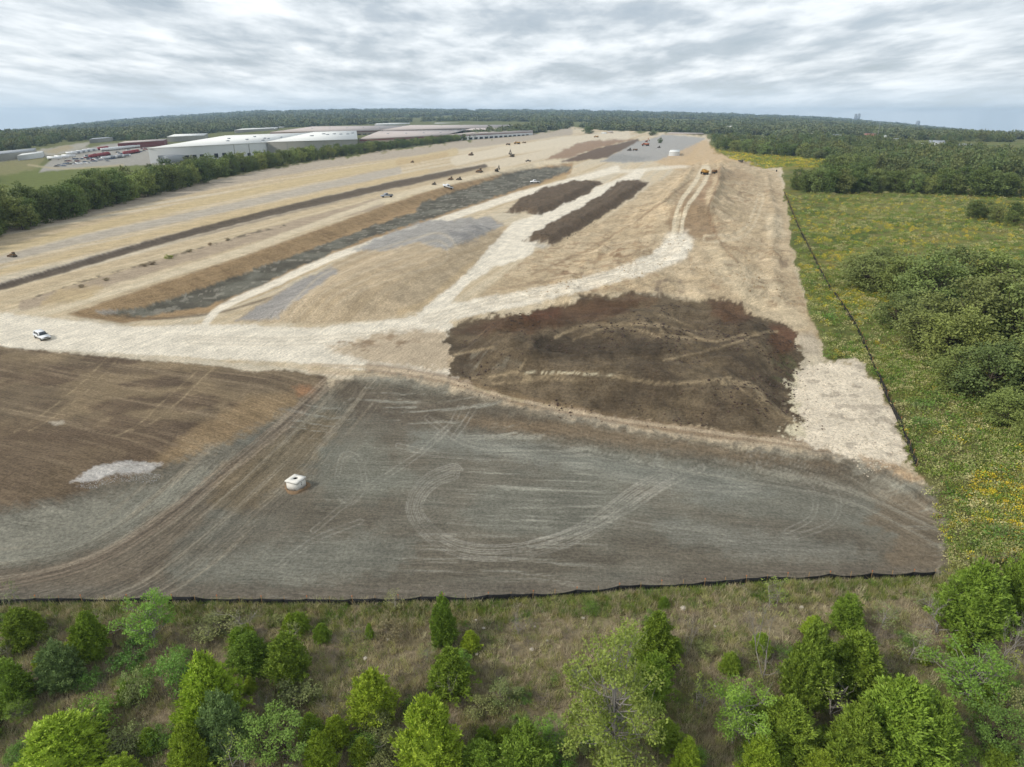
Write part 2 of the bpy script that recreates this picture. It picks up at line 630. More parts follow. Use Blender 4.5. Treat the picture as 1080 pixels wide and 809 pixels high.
# ------------------------------------------------------------------ the ground, one fan of quads fine near the camera and coarse far away
def build_ground():
    rows = np.concatenate([np.arange(1000, 840, -8), np.arange(840, 645, -2.0), np.arange(645, 360, -1.05), np.arange(360, 250, -1.4), np.arange(250, 165, -0.8), np.arange(165, 128.2, -0.42)])
    cols = np.arange(-190, 1271, 1.25)
    cols = np.concatenate([np.arange(-700, -190, 30), cols, np.arange(1275, 1800, 30)])
    U, V = np.meshgrid(cols, rows)
    nr, nc = U.shape
    X, Y = P(U.ravel(), V.ravel())
    Z = height(X, Y)
    u, v = project(X, Y, Z)
    # ------------------------------------------------ soil colours
    C = np.tile(S(108, 114, 66), (X.size, 1))
    q1 = fbm(X / 9, Y / 9, 21, 4)
    q2 = fbm(X / 2.6, Y / 2.6, 22, 4)
    q3 = fbm(X / 30, Y / 30, 23, 3)
    pxs = np.clip(mpp_arr(v), 0.05, 5)
    wu = (fbm(u / 9, v / 6, 31, 4) - 0.5)
    wv = (fbm(u / 9, v / 6, 32, 4) - 0.5)

    wf = fbm(u / 3.0, v / 2.0, 33, 3) - 0.5

    def pmask(poly, soft=1.5, warp=6, shift=0.0):
        pl = np.asarray(poly, float)
        lo, hi = pl.min(0) - 40 - warp, pl.max(0) + 40 + warp
        sel = (u > lo[0]) & (u < hi[0]) & (v > lo[1]) & (v < hi[1])
        m = np.zeros(u.shape)
        if sel.any():
            sd = poly_sd(u[sel] + wu[sel] * warp * 1.6, (v[sel] + wv[sel] * warp * 0.7), pl)
            m[sel] = smooth(-soft, soft, sd + shift + wf[sel] * min(warp, 14) * 0.55)
        return m

    def lmask(pts, width, soft=1.0, warp=2.0, smoothn=6, offs=0.0):
        pl = spline(pts, smoothn)
        lo, hi = pl.min(0) - 12 - width - abs(offs), pl.max(0) + 12 + width + abs(offs)
        sel = (u > lo[0]) & (u < hi[0]) & (v > lo[1]) & (v < hi[1])
        m = np.zeros(u.shape)
        if sel.any():
            d, side = line_d(u[sel] + wu[sel] * warp, v[sel] + wv[sel] * warp * 0.6, pl)
            d = np.abs(d * side - offs)
            m[sel] = smooth(width * 0.5 + soft, width * 0.5 - soft * 0.6, d)
        return m

    def put(mask, colr, op=1.0):
        nonlocal C
        k = (mask * op)[:, None]
        C = C * (1 - k) + np.asarray(colr) * k

    def shade(mask, f):
        nonlocal C
        C = C * (1 + (mask * f)[:, None])

    # streak fields: thin lines that follow the direction the graders drove
    a0, b0 = np.array(P(130, 330)), np.array(P(590, 178))
    ax = (b0 - a0) / np.linalg.norm(b0 - a0)
    al, ac = X * ax[0] + Y * ax[1], -X * ax[1] + Y * ax[0]
    ac_w = ac + 2.0 * (fbm(X / 40, Y / 40, 41, 2) - 0.5)
    st_axis = fbm(ac_w / 2.2, al / 90, 42, 4, 0.6) - 0.5
    st_axis2 = fbm(ac_w / 7.5, al / 260, 43, 3, 0.6) - 0.5
    XY_TL = W(spline([(-260, 640), (0, 612), (100, 585), (165, 548), (250, 482), (335, 410), (380, 380)], 5))
    XY_TR = W(spline([(300, 392), (420, 405), (520, 424), (660, 452), (820, 476), (930, 500), (1060, 560)], 5))
    near = v > 330
    dl, dr = np.full(u.shape, 99.0), np.full(u.shape, 99.0)
    dl[near], _ = line_d(X[near], Y[near], XY_TL)
    dr[near], _ = line_d(X[near], Y[near], XY_TR)
    wob = 1.6 * (fbm(X / 22, Y / 22, 44, 3) - 0.5)
    st_l = fbm((dl + wob) / 0.75, (X - Y) / 26, 45, 4, 0.6) - 0.5
    st_r = fbm((dr + wob) / 0.8, (X * 0.95 + Y * 0.3) / 30, 46, 4, 0.6) - 0.5
    lmix = smooth(17, 7, dl + 4 * (q3 - 0.5))
    rmix = smooth(16, 6, dr + 4 * (q3 - 0.5)) * (1 - lmix)
    st_pad = st_r * rmix + st_l * lmix
    btd = X * 0.35 + Y * 0.94
    st_b = fbm((btd + wob) / 0.9, (X * 0.94 - Y * 0.35) / 24, 48, 4, 0.6) - 0.5
    st_x = fbm((Y + 0.08 * X + wob) / 0.55, X / 13, 47, 4, 0.6) - 0.5

    # meadow and verges
    put(np.ones(u.shape), S(116, 120, 70))
    MEADOW = [(826, 205), (835, 260), (848, 320), (868, 380), (906, 380), (940, 425), (957, 490), (985, 520), (1000, 560), (1000, 612), (1300, 612), (1300, 150), (745, 150), (752, 160), (800, 172), (822, 178)]
    mm = pmask(MEADOW, 1.5, 3)
    put(mm, S(128, 134, 72))
    put(mm * smooth(0.42, 0.62, q1), S(124, 119, 72), 0.7)
    put(mm * smooth(0.5, 0.62, fbm(X / 16, Y / 16, 51, 4)), S(84, 104, 44), 0.75)
    put(mm * smooth(0.53, 0.66, fbm(X / 7, Y / 4.5, 52, 4)) * smooth(160, 200, v) * smooth(330, 270, v), S(150, 132, 50), 0.45)
    put(pmask([(750, 155), (765, 172), (800, 182), (870, 176), (880, 168), (865, 158)], 2, 4), S(146, 140, 62), 0.8)
    put(pmask([(930, 430), (1080, 470), (1080, 612), (985, 612), (1000, 560), (958, 490)], 8, 20), S(112, 112, 70), 0.7)
    put(pmask([(826, 205), (836, 205), (856, 255), (890, 320), (915, 376), (868, 380), (850, 330), (835, 265)], 3, 7), S(110, 118, 62), 0.6)

    # yards, lawns and lanes beyond the tree belt
    put(pmask([(-200, 215), (0, 175), (100, 172), (160, 176), (260, 172), (280, 166), (120, 196), (0, 228), (-200, 280)], 2, 4), S(118, 130, 68), 0.9)
    put(pmask([(40, 182), (55, 168), (90, 156), (120, 151), (156, 150), (175, 172), (250, 171), (290, 163), (300, 168), (250, 175), (150, 174), (100, 176)], 1.2, 3), S(176, 174, 168), 0.95)
    put(pmask([(-60, 176), (20, 168), (48, 165), (40, 178), (0, 186), (-60, 196)], 2, 4), S(150, 146, 104), 0.8)
    put(pmask([(-60, 172), (0, 164), (50, 157), (80, 152), (96, 150), (90, 156), (60, 164), (0, 170), (-60, 178)], 1.2, 3), S(186, 182, 172), 0.85)
    put(pmask([(46, 160), (72, 153), (80, 156), (60, 162)], 1.2, 3), S(176, 164, 132), 0.9)
    put(pmask([(380, 156), (470, 146), (480, 149), (400, 158)], 1.2, 3), S(186, 184, 178), 0.9)
    put(lmask([(30, 174), (70, 178), (130, 174)], 1.6, 0.8, 1), S(196, 184, 150), 0.7)
    # construction site
    SITE = [(-400, 345), (0, 243), (60, 228), (130, 210), (210, 192), (300, 175), (400, 160), (480, 150), (560, 141), (604, 135.2), (660, 138), (745, 142), (752, 160), (800, 172), (824, 177), (828, 205), (836, 262), (850, 322), (866, 362), (868, 380), (906, 379), (938, 425), (957, 488), (985, 520), (1000, 560), (990, 612), (830, 615), (680, 624), (600, 631), (400, 639), (0, 641), (-400, 650)]
    site = pmask(SITE, 1.2, 9)
    put(site, S(214, 197, 163))
    put(site * smooth(0.0, 0.16, st_axis2), S(206, 196, 172), 0.7)
    put(site * smooth(-0.02, -0.16, st_axis2), S(190, 168, 128), 0.6)
    # left field of parallel graded bands
    def band(pts, width, colr, op=1.0, warp=2.5, soft=1.6):
        put(lmask(pts, width, soft, warp, 4) * site, colr, op)
    band([(-80, 262), (60, 232), (210, 198), (350, 172), (480, 154), (600, 138.5)], 8, S(180, 168, 150), 0.9)
    band([(-80, 283), (60, 250), (210, 214), (350, 185), (480, 160)], 7, S(205, 184, 134), 0.8)
    band([(-80, 296), (60, 259), (200, 228), (330, 199), (420, 180)], 7, S(186, 178, 164), 0.85)
    band([(-80, 308), (60, 272), (200, 238), (340, 206), (450, 181)], 6, S(207, 185, 138), 0.8)
    band([(-80, 318), (60, 285), (200, 249), (340, 212), (470, 184), (560, 166), (620, 152)], 8, S(216, 203, 176), 0.9)
    band([(-80, 324), (20, 296), (130, 264), (210, 243)], 5, S(164, 160, 158), 0.85, 4)
    band([(480, 170), (540, 158), (610, 148), (660, 143)], 9, S(220, 208, 182), 0.85, 4)
    band([(420, 172), (470, 163)], 5, S(196, 170, 122), 0.7, 4)
    dd = lmask(DARK_DITCH, 7, 1.4, 3, 5)
    put(dd, S(98, 86, 72), 0.95)
    put(lmask(DARK_DITCH, 2.2, 0.8, 1.5, 5, 5.4) * smooth(140, 240, u), S(120, 104, 88), 0.6)
    band([(-80, 344), (60, 300), (170, 268), (300, 234), (420, 205), (520, 182)], 13, S(204, 184, 146), 0.8)
    for o in (-4, -1, 3):
        put(lmask([(-80, 350), (60, 305), (200, 264), (330, 230), (450, 200)], 1.2, 0.8, 1.0, 5, o) * site, S(222, 206, 170), 0.6)
    # rubbly strip with weeds above the basin
    put(lmask([(25, 322), (110, 297), (200, 270), (300, 241), (400, 214)], 10, 2, 4) * site, S(178, 160, 136), 0.85)
    put(lmask([(20, 320), (75, 300), (160, 277), (220, 259), (300, 237)], 2.2, 1.4, 4) * site * smooth(0.42, 0.56, q2), S(96, 88, 68), 0.75)
    put(pmask([(40, 322), (62, 305), (110, 300), (90, 318)], 3, 8), S(200, 176, 126), 0.7)
    # basin
    bas = pmask(BASIN, 1.5, 2)
    put(bas, S(170, 142, 100))
    put(bas * smooth(0.07, 0.0, np.abs(fbm((al + 0.6 * ac) / 6.0, ac / 80, 61, 2) - 0.5)), S(138, 112, 78), 0.6)
    FLOOR = [(112, 330), (150, 322), (200, 312), (260, 290), (330, 263), (400, 238), (470, 216), (440, 218), (500, 198), (545, 181), (600, 177), (590, 188), (545, 203), (480, 226), (400, 262), (330, 288), (270, 314), (220, 328), (150, 333)]
    FLOOR = [(108, 330), (150, 324), (200, 309), (260, 287), (330, 262), (400, 236), (436, 225), (446, 213), (505, 194), (548, 179), (601, 175), (598, 181), (560, 195), (500, 215), (380, 253), (320, 280), (270, 303), (215, 324), (150, 334)]
    fl = pmask(FLOOR, 1.2, 5)
    put(fl, S(112, 110, 97))
    put(fl * smooth(0.5, 0.62, q1), S(136, 136, 122), 0.7)
    put(fl * smooth(0.5, 0.36, q1), S(94, 90, 78), 0.6)
    put(fl * smooth(0.64, 0.7, q2), S(172, 168, 152), 0.6)
    put(lmask([(112, 331), (160, 336), (230, 330), (290, 312)], 2.0, 1.2, 2), S(112, 96, 74), 0.75)
    put(pmask([(100, 328), (125, 327), (122, 331), (104, 331)], 1, 3), S(176, 172, 164), 0.8)
    put(lmask([(225, 328), (275, 309), (325, 286), (385, 260), (505, 221), (595, 187)], 4.5, 1.8, 3), S(192, 166, 118), 0.8)
    band([(-60, 352), (40, 332), (90, 318), (250, 266), (400, 213), (500, 187), (590, 170)], 4.5, S(220, 205, 172), 0.9)
    # brown patches at the far end
    put(pmask([(575, 168), (610, 150), (650, 147), (668, 148), (650, 152), (600, 166)], 1.5, 5), S(150, 118, 90), 0.85)
    put(pmask([(592, 170), (630, 157), (672, 147), (676, 150), (640, 166), (612, 170)], 1.0, 3), S(108, 88, 72), 0.95)
    put(pmask([(634, 170), (672, 150), (700, 142), (744, 145), (736, 152), (728, 163), (712, 168), (660, 172)], 1.2, 3), S(168, 168, 166), 0.95)
    put(pmask([(634, 170), (650, 162), (690, 166), (668, 171)], 2, 4), S(148, 150, 148), 0.7)
    put(pmask([(690, 170), (720, 158), (745, 147), (756, 160), (790, 170), (760, 178), (720, 182)], 1.5, 5), S(206, 176, 130), 0.8)

    # haul roads, pale and compacted
    ROAD = S(238, 230, 210)
    put(pmask([(-60, 338), (0, 330), (60, 336), (140, 345), (230, 342), (330, 346), (440, 334), (470, 330), (480, 350), (470, 385), (495, 404), (400, 392), (300, 382), (200, 377), (110, 373), (0, 366), (-60, 362)], 1.5, 5), ROAD)
    band([(-60, 366), (60, 372), (180, 380), (300, 391), (420, 404)], 6, S(214, 204, 180), 0.7, 5)
    put(lmask([(216, 342), (224, 332), (242, 320), (290, 299), (340, 276), (400, 254), (470, 231), (540, 208), (600, 192), (650, 178)], 6.5, 1.6, 2.5), ROAD, 0.95)
    put(pmask([(440, 334), (455, 312), (478, 292), (500, 268), (540, 236), (580, 218), (620, 203), (648, 190), (664, 183), (672, 178), (684, 178), (672, 192), (645, 207), (610, 230), (570, 250), (560, 270), (520, 282), (490, 302), (476, 322)], 1.3, 4), ROAD)
    put(lmask([(640, 181), (672, 180), (712, 176), (735, 177)], 3, 1.2, 2), ROAD, 0.7)
    put(pmask([(440, 330), (480, 320), (540, 309), (610, 294), (660, 281), (690, 265), (704, 252), (718, 250), (728, 262), (720, 272), (690, 284), (630, 302), (560, 320), (490, 334), (440, 346)], 1.3, 4), ROAD)
    for mk in (lmask([(200, 358), (300, 360), (420, 350), (520, 322), (640, 296), (710, 266)], 1.0, 0.9, 2, 6, o) for o in (-3.5, 0, 4)):
        put(mk, S(206, 192, 166), 0.45)
    # tan disturbed triangle between the roads
    put(pmask([(345, 366), (400, 352), (440, 348), (470, 350), (476, 372), (478, 392), (440, 388), (380, 380)], 5, 12), S(188, 166, 132), 0.8)
    put(pmask([(352, 360), (420, 354), (440, 362), (390, 374)], 3, 12) * smooth(0.45, 0.6, q2), S(150, 124, 92), 0.7)
    # grey fill mound
    gm = pmask([(246, 340), (268, 324), (300, 305), (350, 280), (392, 258), (450, 235), (520, 229), (536, 240), (520, 256), (500, 280), (474, 304), (440, 328), (400, 337), (340, 341)], 1.5, 4)
    put(gm, S(196, 176, 142))
    put(gm * smooth(0.0, 0.2, st_axis), S(182, 160, 122), 0.5)
    put(pmask([(250, 339), (270, 324), (312, 298), (350, 281), (356, 286), (322, 310), (288, 337)], 2, 6), S(160, 160, 160), 0.85)
    put(pmask([(372, 264), (410, 246), (452, 232), (520, 229), (530, 238), (505, 250), (470, 262), (440, 256), (410, 264)], 2, 7), S(164, 164, 162), 0.9)
    put(pmask([(470, 240), (528, 234), (512, 250), (480, 262)], 3, 9) * smooth(0.45, 0.6, fbm(al / 3, ac / 9, 63, 3)), S(136, 136, 138), 0.6)
    put(lmask([(420, 330), (450, 318), (476, 296), (500, 276)], 5, 3, 6), S(204, 178, 130), 0.5)
    for o in (-22, -14, -6, 3, 12):
        put(lmask([(320, 338), (350, 310), (400, 286), (460, 268)], 1.6, 1.2, 3, 5, o) * gm, S(212, 196, 166), 0.4)
    # dark topsoil windrows
    for pl in ([(531, 224), (548, 211), (570, 199), (605, 191), (632, 191), (636, 194), (612, 208), (572, 226)],
               [(551, 254), (575, 238), (606, 222), (640, 203), (650, 192), (672, 189), (686, 192), (672, 204), (640, 225), (612, 243), (583, 258)]):
        mk = pmask(pl, 1.0, 5)
        put(mk, S(108, 93, 75))
        put(mk * smooth(0.52, 0.64, q2), S(116, 98, 78), 0.6)
    put(pmask([(560, 257), (584, 258), (600, 262), (578, 266)], 2, 5), S(186, 184, 176), 0.7)
    # big tan embankment
    bk = pmask([(520, 300), (560, 268), (600, 252), (640, 230), (676, 204), (704, 186), (735, 172), (790, 170), (822, 182), (829, 230), (838, 285), (850, 322), (866, 358), (800, 345), (740, 312), (640, 308), (560, 318), (500, 322)], 2, 4)
    put(bk, S(196, 175, 138))
    put(bk * smooth(0.5, 0.64, q1), S(212, 192, 156), 0.6)
    put(bk * smooth(0.56, 0.68, q2) * smooth(0.45, 0.6, q3), S(158, 128, 92), 0.55)
    put(pmask([(708, 222), (722, 200), (740, 204), (752, 226), (758, 250), (748, 256), (728, 250), (712, 246), (704, 240)], 5, 8), S(158, 132, 98), 0.85)
    put(pmask([(740, 182), (785, 178), (800, 190), (760, 192)], 4, 8), S(170, 146, 112), 0.7)
    put(pmask([(742, 176), (752, 178), (750, 195), (742, 212), (734, 208), (742, 190)], 1.5, 5), S(162, 128, 92), 0.6)
    for o in (-4.2, 4.2):
        put(lmask([(744, 180), (738, 192), (729, 205), (722, 214), (716, 232), (714, 250)], 3.6, 1.0, 1.5, 6, o), S(224, 210, 178), 0.95)
    put(lmask([(717, 226), (714, 240), (712, 252)], 3, 1.0, 1.5, 6, 0), S(218, 202, 168), 0.9)
    put(pmask([(706, 246), (724, 244), (732, 258), (724, 271), (690, 286), (650, 294), (655, 284), (690, 268)], 5, 6), ROAD, 0.9)
    for o in (-3, 3):
        put(lmask([(802, 208), (797, 226), (788, 242), (772, 250), (745, 252)], 2.2, 1.2, 2, 6, o), S(216, 200, 166), 0.7)
    put(pmask([(806, 225), (824, 226), (828, 250), (810, 252)], 2, 5), S(216, 200, 166), 0.6)
    put(pmask([(750, 258), (775, 275), (790, 282), (820, 296), (845, 330), (856, 345), (830, 348), (790, 325), (755, 285)], 4, 12), S(212, 194, 158), 0.75)
    put(pmask([(820, 272), (832, 274), (830, 282), (822, 282)], 1.5, 4), S(160, 138, 110), 0.8)
    put(pmask([(690, 298), (722, 296), (724, 312), (694, 312)], 4, 14) * smooth(0.42, 0.6, q2), S(128, 112, 94), 0.8)
    for (pu, pv, r, k) in ((770, 283, 7, 1), (800, 300, 8, 1), (757, 300, 6, 1), (820, 318, 8, 1), (650, 268, 10, 1), (600, 285, 12, 1), (680, 240, 9, 1), (790, 205, 9, 1)):
        put(np.exp(-((u - pu) ** 2 + ((v - pv) * 1.7) ** 2) / (2 * r * r)) * smooth(0.5, 0.62, q2), S(138, 108, 76), 0.7)
    put(lmask([(560, 290), (610, 268), (660, 240), (700, 212), (730, 190)], 1.6, 1.2, 5), S(152, 126, 92), 0.6)
    put(lmask([(520, 306), (580, 296), (640, 280), (690, 256)], 1.6, 1.2, 6), S(158, 134, 102), 0.55)
    put(lmask([(760, 176), (754, 200), (748, 222), (756, 250), (778, 276)], 1.6, 1.2, 5), S(156, 124, 90), 0.6)

    # the haul road sweeps from the junction across the toe of the embankment to the ramp
    put(pmask([(440, 330), (480, 320), (540, 309), (610, 294), (660, 281), (690, 265), (706, 250), (722, 248), (731, 260), (722, 273), (690, 286), (630, 303), (560, 321), (490, 335), (440, 346)], 2.0, 5), ROAD, 0.9)
    for o in (-3, 1, 4.5):
        put(lmask([(450, 336), (540, 314), (620, 297), (690, 275), (716, 256)], 1.1, 0.9, 2, 6, o), S(208, 194, 166), 0.5)
    # brown stockpile
    sp = pmask([(470, 350), (486, 340), (520, 333), (555, 331), (590, 322), (625, 311), (680, 310), (730, 316), (775, 318), (795, 332), (822, 338), (838, 350), (846, 372), (842, 396), (838, 414), (846, 440), (852, 462), (800, 460), (735, 450), (660, 440), (590, 430), (530, 417), (500, 408), (474, 392), (474, 372)], 2.0, 13)
    put(sp, S(112, 96, 78))
    put(sp * smooth(0.47, 0.62, q2), S(128, 112, 94), 0.65)
    put(sp * smooth(0.52, 0.64, fbm(X / 11, Y / 4, 73, 4)), S(136, 118, 96), 0.5)
    put(sp * smooth(0.5, 0.36, q1), S(82, 70, 60), 0.55)
    put(pmask([(480, 350), (520, 334), (560, 331), (625, 314), (700, 312), (640, 336), (560, 350)], 6, 14) * sp, S(102, 72, 54), 0.7)
    put(pmask([(548, 332), (590, 324), (590, 334), (552, 340)], 4, 10) * sp, S(112, 72, 54), 0.6)
    put(pmask([(745, 318), (778, 318), (795, 334), (770, 342), (748, 330)], 4, 10) * sp, S(110, 80, 62), 0.7)
    put(pmask([(812, 344), (838, 346), (842, 366), (826, 380), (812, 366)], 5, 10) * sp, S(126, 84, 62), 0.7)
    put(pmask([(815, 372), (842, 376), (840, 412), (818, 410)], 4, 10) * smooth(0.5, 0.6, q2), S(96, 100, 64), 0.6)
    put(pmask([(555, 356), (600, 352), (700, 360), (700, 374), (610, 380), (560, 372)], 6, 14) * sp, S(72, 62, 54), 0.65)
    put(pmask([(484, 372), (530, 368), (548, 382), (500, 394)], 5, 12) * sp * smooth(0.42, 0.6, q2), S(142, 136, 126), 0.6)
    TR = S(178, 156, 126)
    for pts, wd in (([(586, 356), (610, 345), (650, 342), (690, 343), (705, 354), (740, 358)], 3.2), ([(604, 358), (640, 346), (676, 348), (696, 356)], 1.6),
                    ([(690, 342), (720, 348), (748, 360), (790, 352), (820, 350)], 2.2), ([(560, 398), (540, 394), (480, 402)], 2.4),
                    ([(552, 400), (600, 393), (640, 395), (690, 404), (740, 402), (770, 398)], 2.8), ([(520, 404), (580, 400), (618, 402)], 1.8),
                    ([(762, 404), (790, 405), (806, 420), (830, 440), (846, 456)], 6), ([(778, 408), (800, 424), (820, 440)], 2),
                    ([(480, 374), (520, 366)], 2), ([(556, 378), (548, 388), (530, 396)], 2), ([(700, 380), (760, 366), (800, 352)], 1.6), ([(690, 330), (720, 340), (735, 350)], 1.2)):
        put(lmask(pts, wd * 0.9, 1.4, 4) * (0.45 + 0.55 * smooth(0.36, 0.58, q2)), TR, 0.8)
    put(lmask([(552, 393), (600, 393), (650, 396)], 1.2, 0.8, 1.5), S(216, 204, 180), 0.8)
    # dark line of track along the foot of the pile
    put(lmask([(390, 388), (470, 400), (540, 420), (640, 440), (740, 456), (830, 466), (900, 480)], 9, 4, 5), S(150, 126, 98), 0.8)
    for o, wd in ((-3.5, 3.0), (4.5, 3.6)):
        put(lmask([(330, 388), (400, 392), (470, 404), (540, 424), (640, 444), (740, 458), (830, 470), (880, 478)], wd, 1.2, 2.5, 6, o), S(206, 186, 154), 0.8)
    # pale crushed lot
    lt = pmask([(836, 412), (832, 402), (842, 390), (872, 380), (906, 379), (922, 400), (932, 416), (944, 446), (957, 480), (950, 492), (915, 496), (900, 490), (872, 474), (846, 466), (824, 458), (828, 448), (848, 444), (836, 428)], 1.6, 18)
    put(lt, S(238, 225, 200))
    put(lt * smooth(0.6, 0.68, q2), S(158, 146, 130), 0.55)
    put(pmask([(905, 480), (945, 490), (975, 505), (960, 512), (915, 500)], 4, 8), S(176, 144, 104), 0.75)
    put(pmask([(842, 352), (856, 350), (866, 366), (862, 378), (846, 372)], 3, 6), S(198, 184, 160), 0.7)

    # brown batter on the left
    BAT = [(-300, 362), (0, 366), (70, 372), (150, 380), (230, 386), (265, 392), (300, 390), (345, 398), (345, 420), (260, 470), (170, 500), (110, 520), (60, 545), (-300, 570)]
    bt = pmask(BAT, 1.5, 5)
    put(bt, S(124, 108, 84))
    put(bt * smooth(0.45, 0.62, fbm(X / 13, Y / 13, 71, 4)), S(154, 134, 100), 0.65)
    put(bt * smooth(0.50, 0.40, fbm(X / 12, Y / 10, 72, 4)), S(98, 81, 65), 0.7)
    put(pmask([(-60, 455), (40, 440), (120, 448), (170, 470), (190, 486), (120, 520), (60, 540), (-60, 550)], 10, 14), S(116, 98, 76), 0.7)
    put(pmask([(155, 490), (200, 455), (260, 420), (320, 412), (325, 425), (260, 462), (190, 492)], 6, 8), S(160, 135, 96), 0.75)
    put(pmask([(-60, 376), (100, 384), (230, 392), (300, 396), (300, 404), (180, 396), (-60, 390)], 3, 8), S(104, 88, 70), 0.55)
    put(bt * smooth(0.04, 0.24, st_b), S(160, 142, 112), 0.35)
    shade(bt * st_b, 0.35)
    for pts in ([(212, 388), (180, 416), (148, 446), (122, 460)], [(224, 389), (192, 420), (160, 446), (138, 454)], [(112, 378), (80, 410), (40, 440), (15, 455)], [(124, 379), (92, 412), (56, 440), (30, 455)]):
        put(lmask(pts, 1.1, 1.0, 2.5) * (0.25 + 0.75 * smooth(0.40, 0.58, q2)), S(178, 158, 120), 0.55)
    put(pmask([(98, 399 + 0), (104, 396), (110, 399), (104, 403)], 1, 3), S(160, 126, 90), 0.0)
    put(pmask([(310, 408), (326, 406), (332, 414), (318, 420)], 3, 8), S(172, 122, 80), 0.6)
    put(pmask([(52, 446), (66, 443), (70, 446), (58, 449)], 1.2, 4), S(190, 180, 160), 0.8)

    # graded pad
    PADP = [(-300, 560), (-40, 545), (0, 538), (60, 528), (110, 512), (170, 494), (240, 468), (300, 436), (345, 408), (390, 396), (440, 402), (490, 416), (560, 432), (650, 452), (740, 466), (820, 476), (880, 482), (940, 500), (985, 520), (1002, 560), (992, 612), (830, 615), (680, 624), (600, 631), (400, 639), (0, 641), (-300, 650)]
    pd = pmask(PADP, 7.0, 16)
    put(pd, S(134, 129, 115))
    gq = fbm(X / 20, Y / 12, 81, 4)
    put(pd * smooth(0.5, 0.64, gq), S(138, 138, 126), 0.75)
    put(pd * smooth(0.52, 0.38, gq), S(116, 107, 92), 0.65)
    put(pmask([(345, 404), (430, 404), (520, 428), (640, 452), (780, 472), (900, 488), (900, 503), (760, 492), (640, 474), (540, 456), (440, 446), (370, 436)], 9, 16) * pd, S(112, 98, 80), 0.65)
    # pale sweeps
    put(pmask([(-60, 545), (20, 538), (100, 528), (180, 506), (220, 492), (230, 498), (170, 540), (90, 578), (0, 602), (-60, 606)], 8, 14) * pd, S(160, 158, 143), 0.8)
    put(pmask([(390, 560), (300, 570), (230, 590), (160, 600), (190, 614), (300, 618), (420, 600), (440, 575)], 14, 30) * pd, S(146, 147, 135), 0.7)
    put(pmask([(430, 452), (520, 462), (640, 482), (760, 494), (820, 520), (760, 532), (640, 500), (520, 482), (440, 474)], 10, 18) * pd, S(150, 152, 142), 0.75)
    put(pmask([(690, 545), (800, 560), (900, 575), (920, 590), (800, 590), (700, 570)], 10, 20) * pd, S(150, 150, 139), 0.65)
    put(pmask([(330, 470), (390, 460), (430, 500), (400, 530), (340, 530)], 12, 20) * pd, S(140, 141, 128), 0.6)
    put(pmask([(380, 415), (480, 430), (430, 452), (360, 440)], 8, 14) * pd, S(112, 101, 87), 0.6)
    put(pmask([(480, 440), (620, 446), (760, 470), (880, 490), (800, 486), (640, 464), (520, 452)], 6, 10) * pd, S(146, 124, 96), 0.6)
    put(pmask([(-40, 600), (60, 596), (130, 570), (230, 500), (320, 424), (334, 414), (320, 440), (240, 520), (180, 580), (170, 612), (60, 622), (-40, 626)], 6, 10) * pd, S(132, 119, 101), 0.8)
    put(pmask([(225, 500), (300, 460), (345, 430), (360, 445), (320, 500), (260, 540), (222, 530)], 10, 16) * pd, S(140, 122, 92), 0.7)
    put(pmask([(920, 520), (985, 522), (1002, 560), (992, 605), (930, 600), (945, 570), (920, 550)], 10, 24) * pd, S(142, 124, 100), 0.7)
    put(pmask([(-60, 618), (300, 622), (600, 612), (900, 596), (992, 600), (992, 612), (600, 631), (0, 641), (-60, 641)], 6, 8) * pd, S(130, 121, 108), 0.6)
    C *= (1 + (pd * (0.40 * st_pad + 0.36 * st_x * (1 - np.maximum(lmix, rmix) * 0.8)))[:, None])
    put(pd * smooth(0.08, 0.24, st_x) * smooth(0.42, 0.6, q3), S(182, 181, 167), 0.6)
    put(pd * smooth(0.10, 0.26, st_pad), S(174, 171, 156), 0.45)
    put(pd * lmix * smooth(0.09, 0.24, st_l) * smooth(60, 8, dl), S(166, 150, 124), 0.4)
    C *= 1 + pd[:, None] * np.array([-0.012, 0.004, -0.012])
    # tyre tracks on the pad
    TP = S(188, 186, 172)
    loop = [(700, 500), (664, 522), (630, 548), (590, 568), (540, 580), (490, 578), (458, 562), (440, 540), (444, 522), (458, 508), (478, 500)]
    brk = 0.5 + 0.5 * smooth(0.40, 0.58, q2)
    for o in (-11, -9, -6.5, -3.5, -1.5, 1, 4, 6.0):
        put(lmask(loop, 0.9, 0.8, 1.2, 6, o) * pd * brk, TP, 0.6)
    lp2 = [(740, 494), (700, 512), (664, 536), (620, 556), (560, 574)]
    for o in (-3, 3):
        put(lmask(lp2, 1.6, 1.2, 1.4, 6, o) * pd * brk, TP, 0.6)
    for pts in ([(790, 478), (830, 484), (868, 505), (885, 530), (876, 552), (840, 566)], [(800, 490), (836, 500), (858, 520), (856, 545), (830, 560)], [(420, 470), (470, 480), (560, 486), (700, 512), (800, 516)],
                [(640, 548), (720, 560), (800, 572)], [(330, 560), (380, 520), (440, 480), (470, 452)], [(356, 500), (362, 480), (378, 484), (384, 510), (370, 530), (356, 520)], [(290, 600), (330, 570), (380, 550)], [(450, 440), (500, 470), (600, 474), (720, 500)], [(500, 430), (490, 446), (478, 462)], [(486, 428), (478, 444), (462, 462)]):
        for o in (-2.5, 2.5):
            put(lmask(pts, 0.9, 0.9, 1.6, 6, o) * pd * brk, TP, 0.42)
    for o in (-5, -2, 2.5, 6):
        put(lmask([(0, 616), (90, 594), (160, 556), (240, 494), (300, 446), (340, 408), (362, 392)], 1.5, 1.0, 1.5, 6, o), S(178, 160, 136), 0.55)
    put(lmask([(0, 616), (90, 594), (160, 556), (240, 494), (300, 446), (340, 408)], 3, 1.4, 1.5, 6, 0), S(112, 98, 84), 0.5)
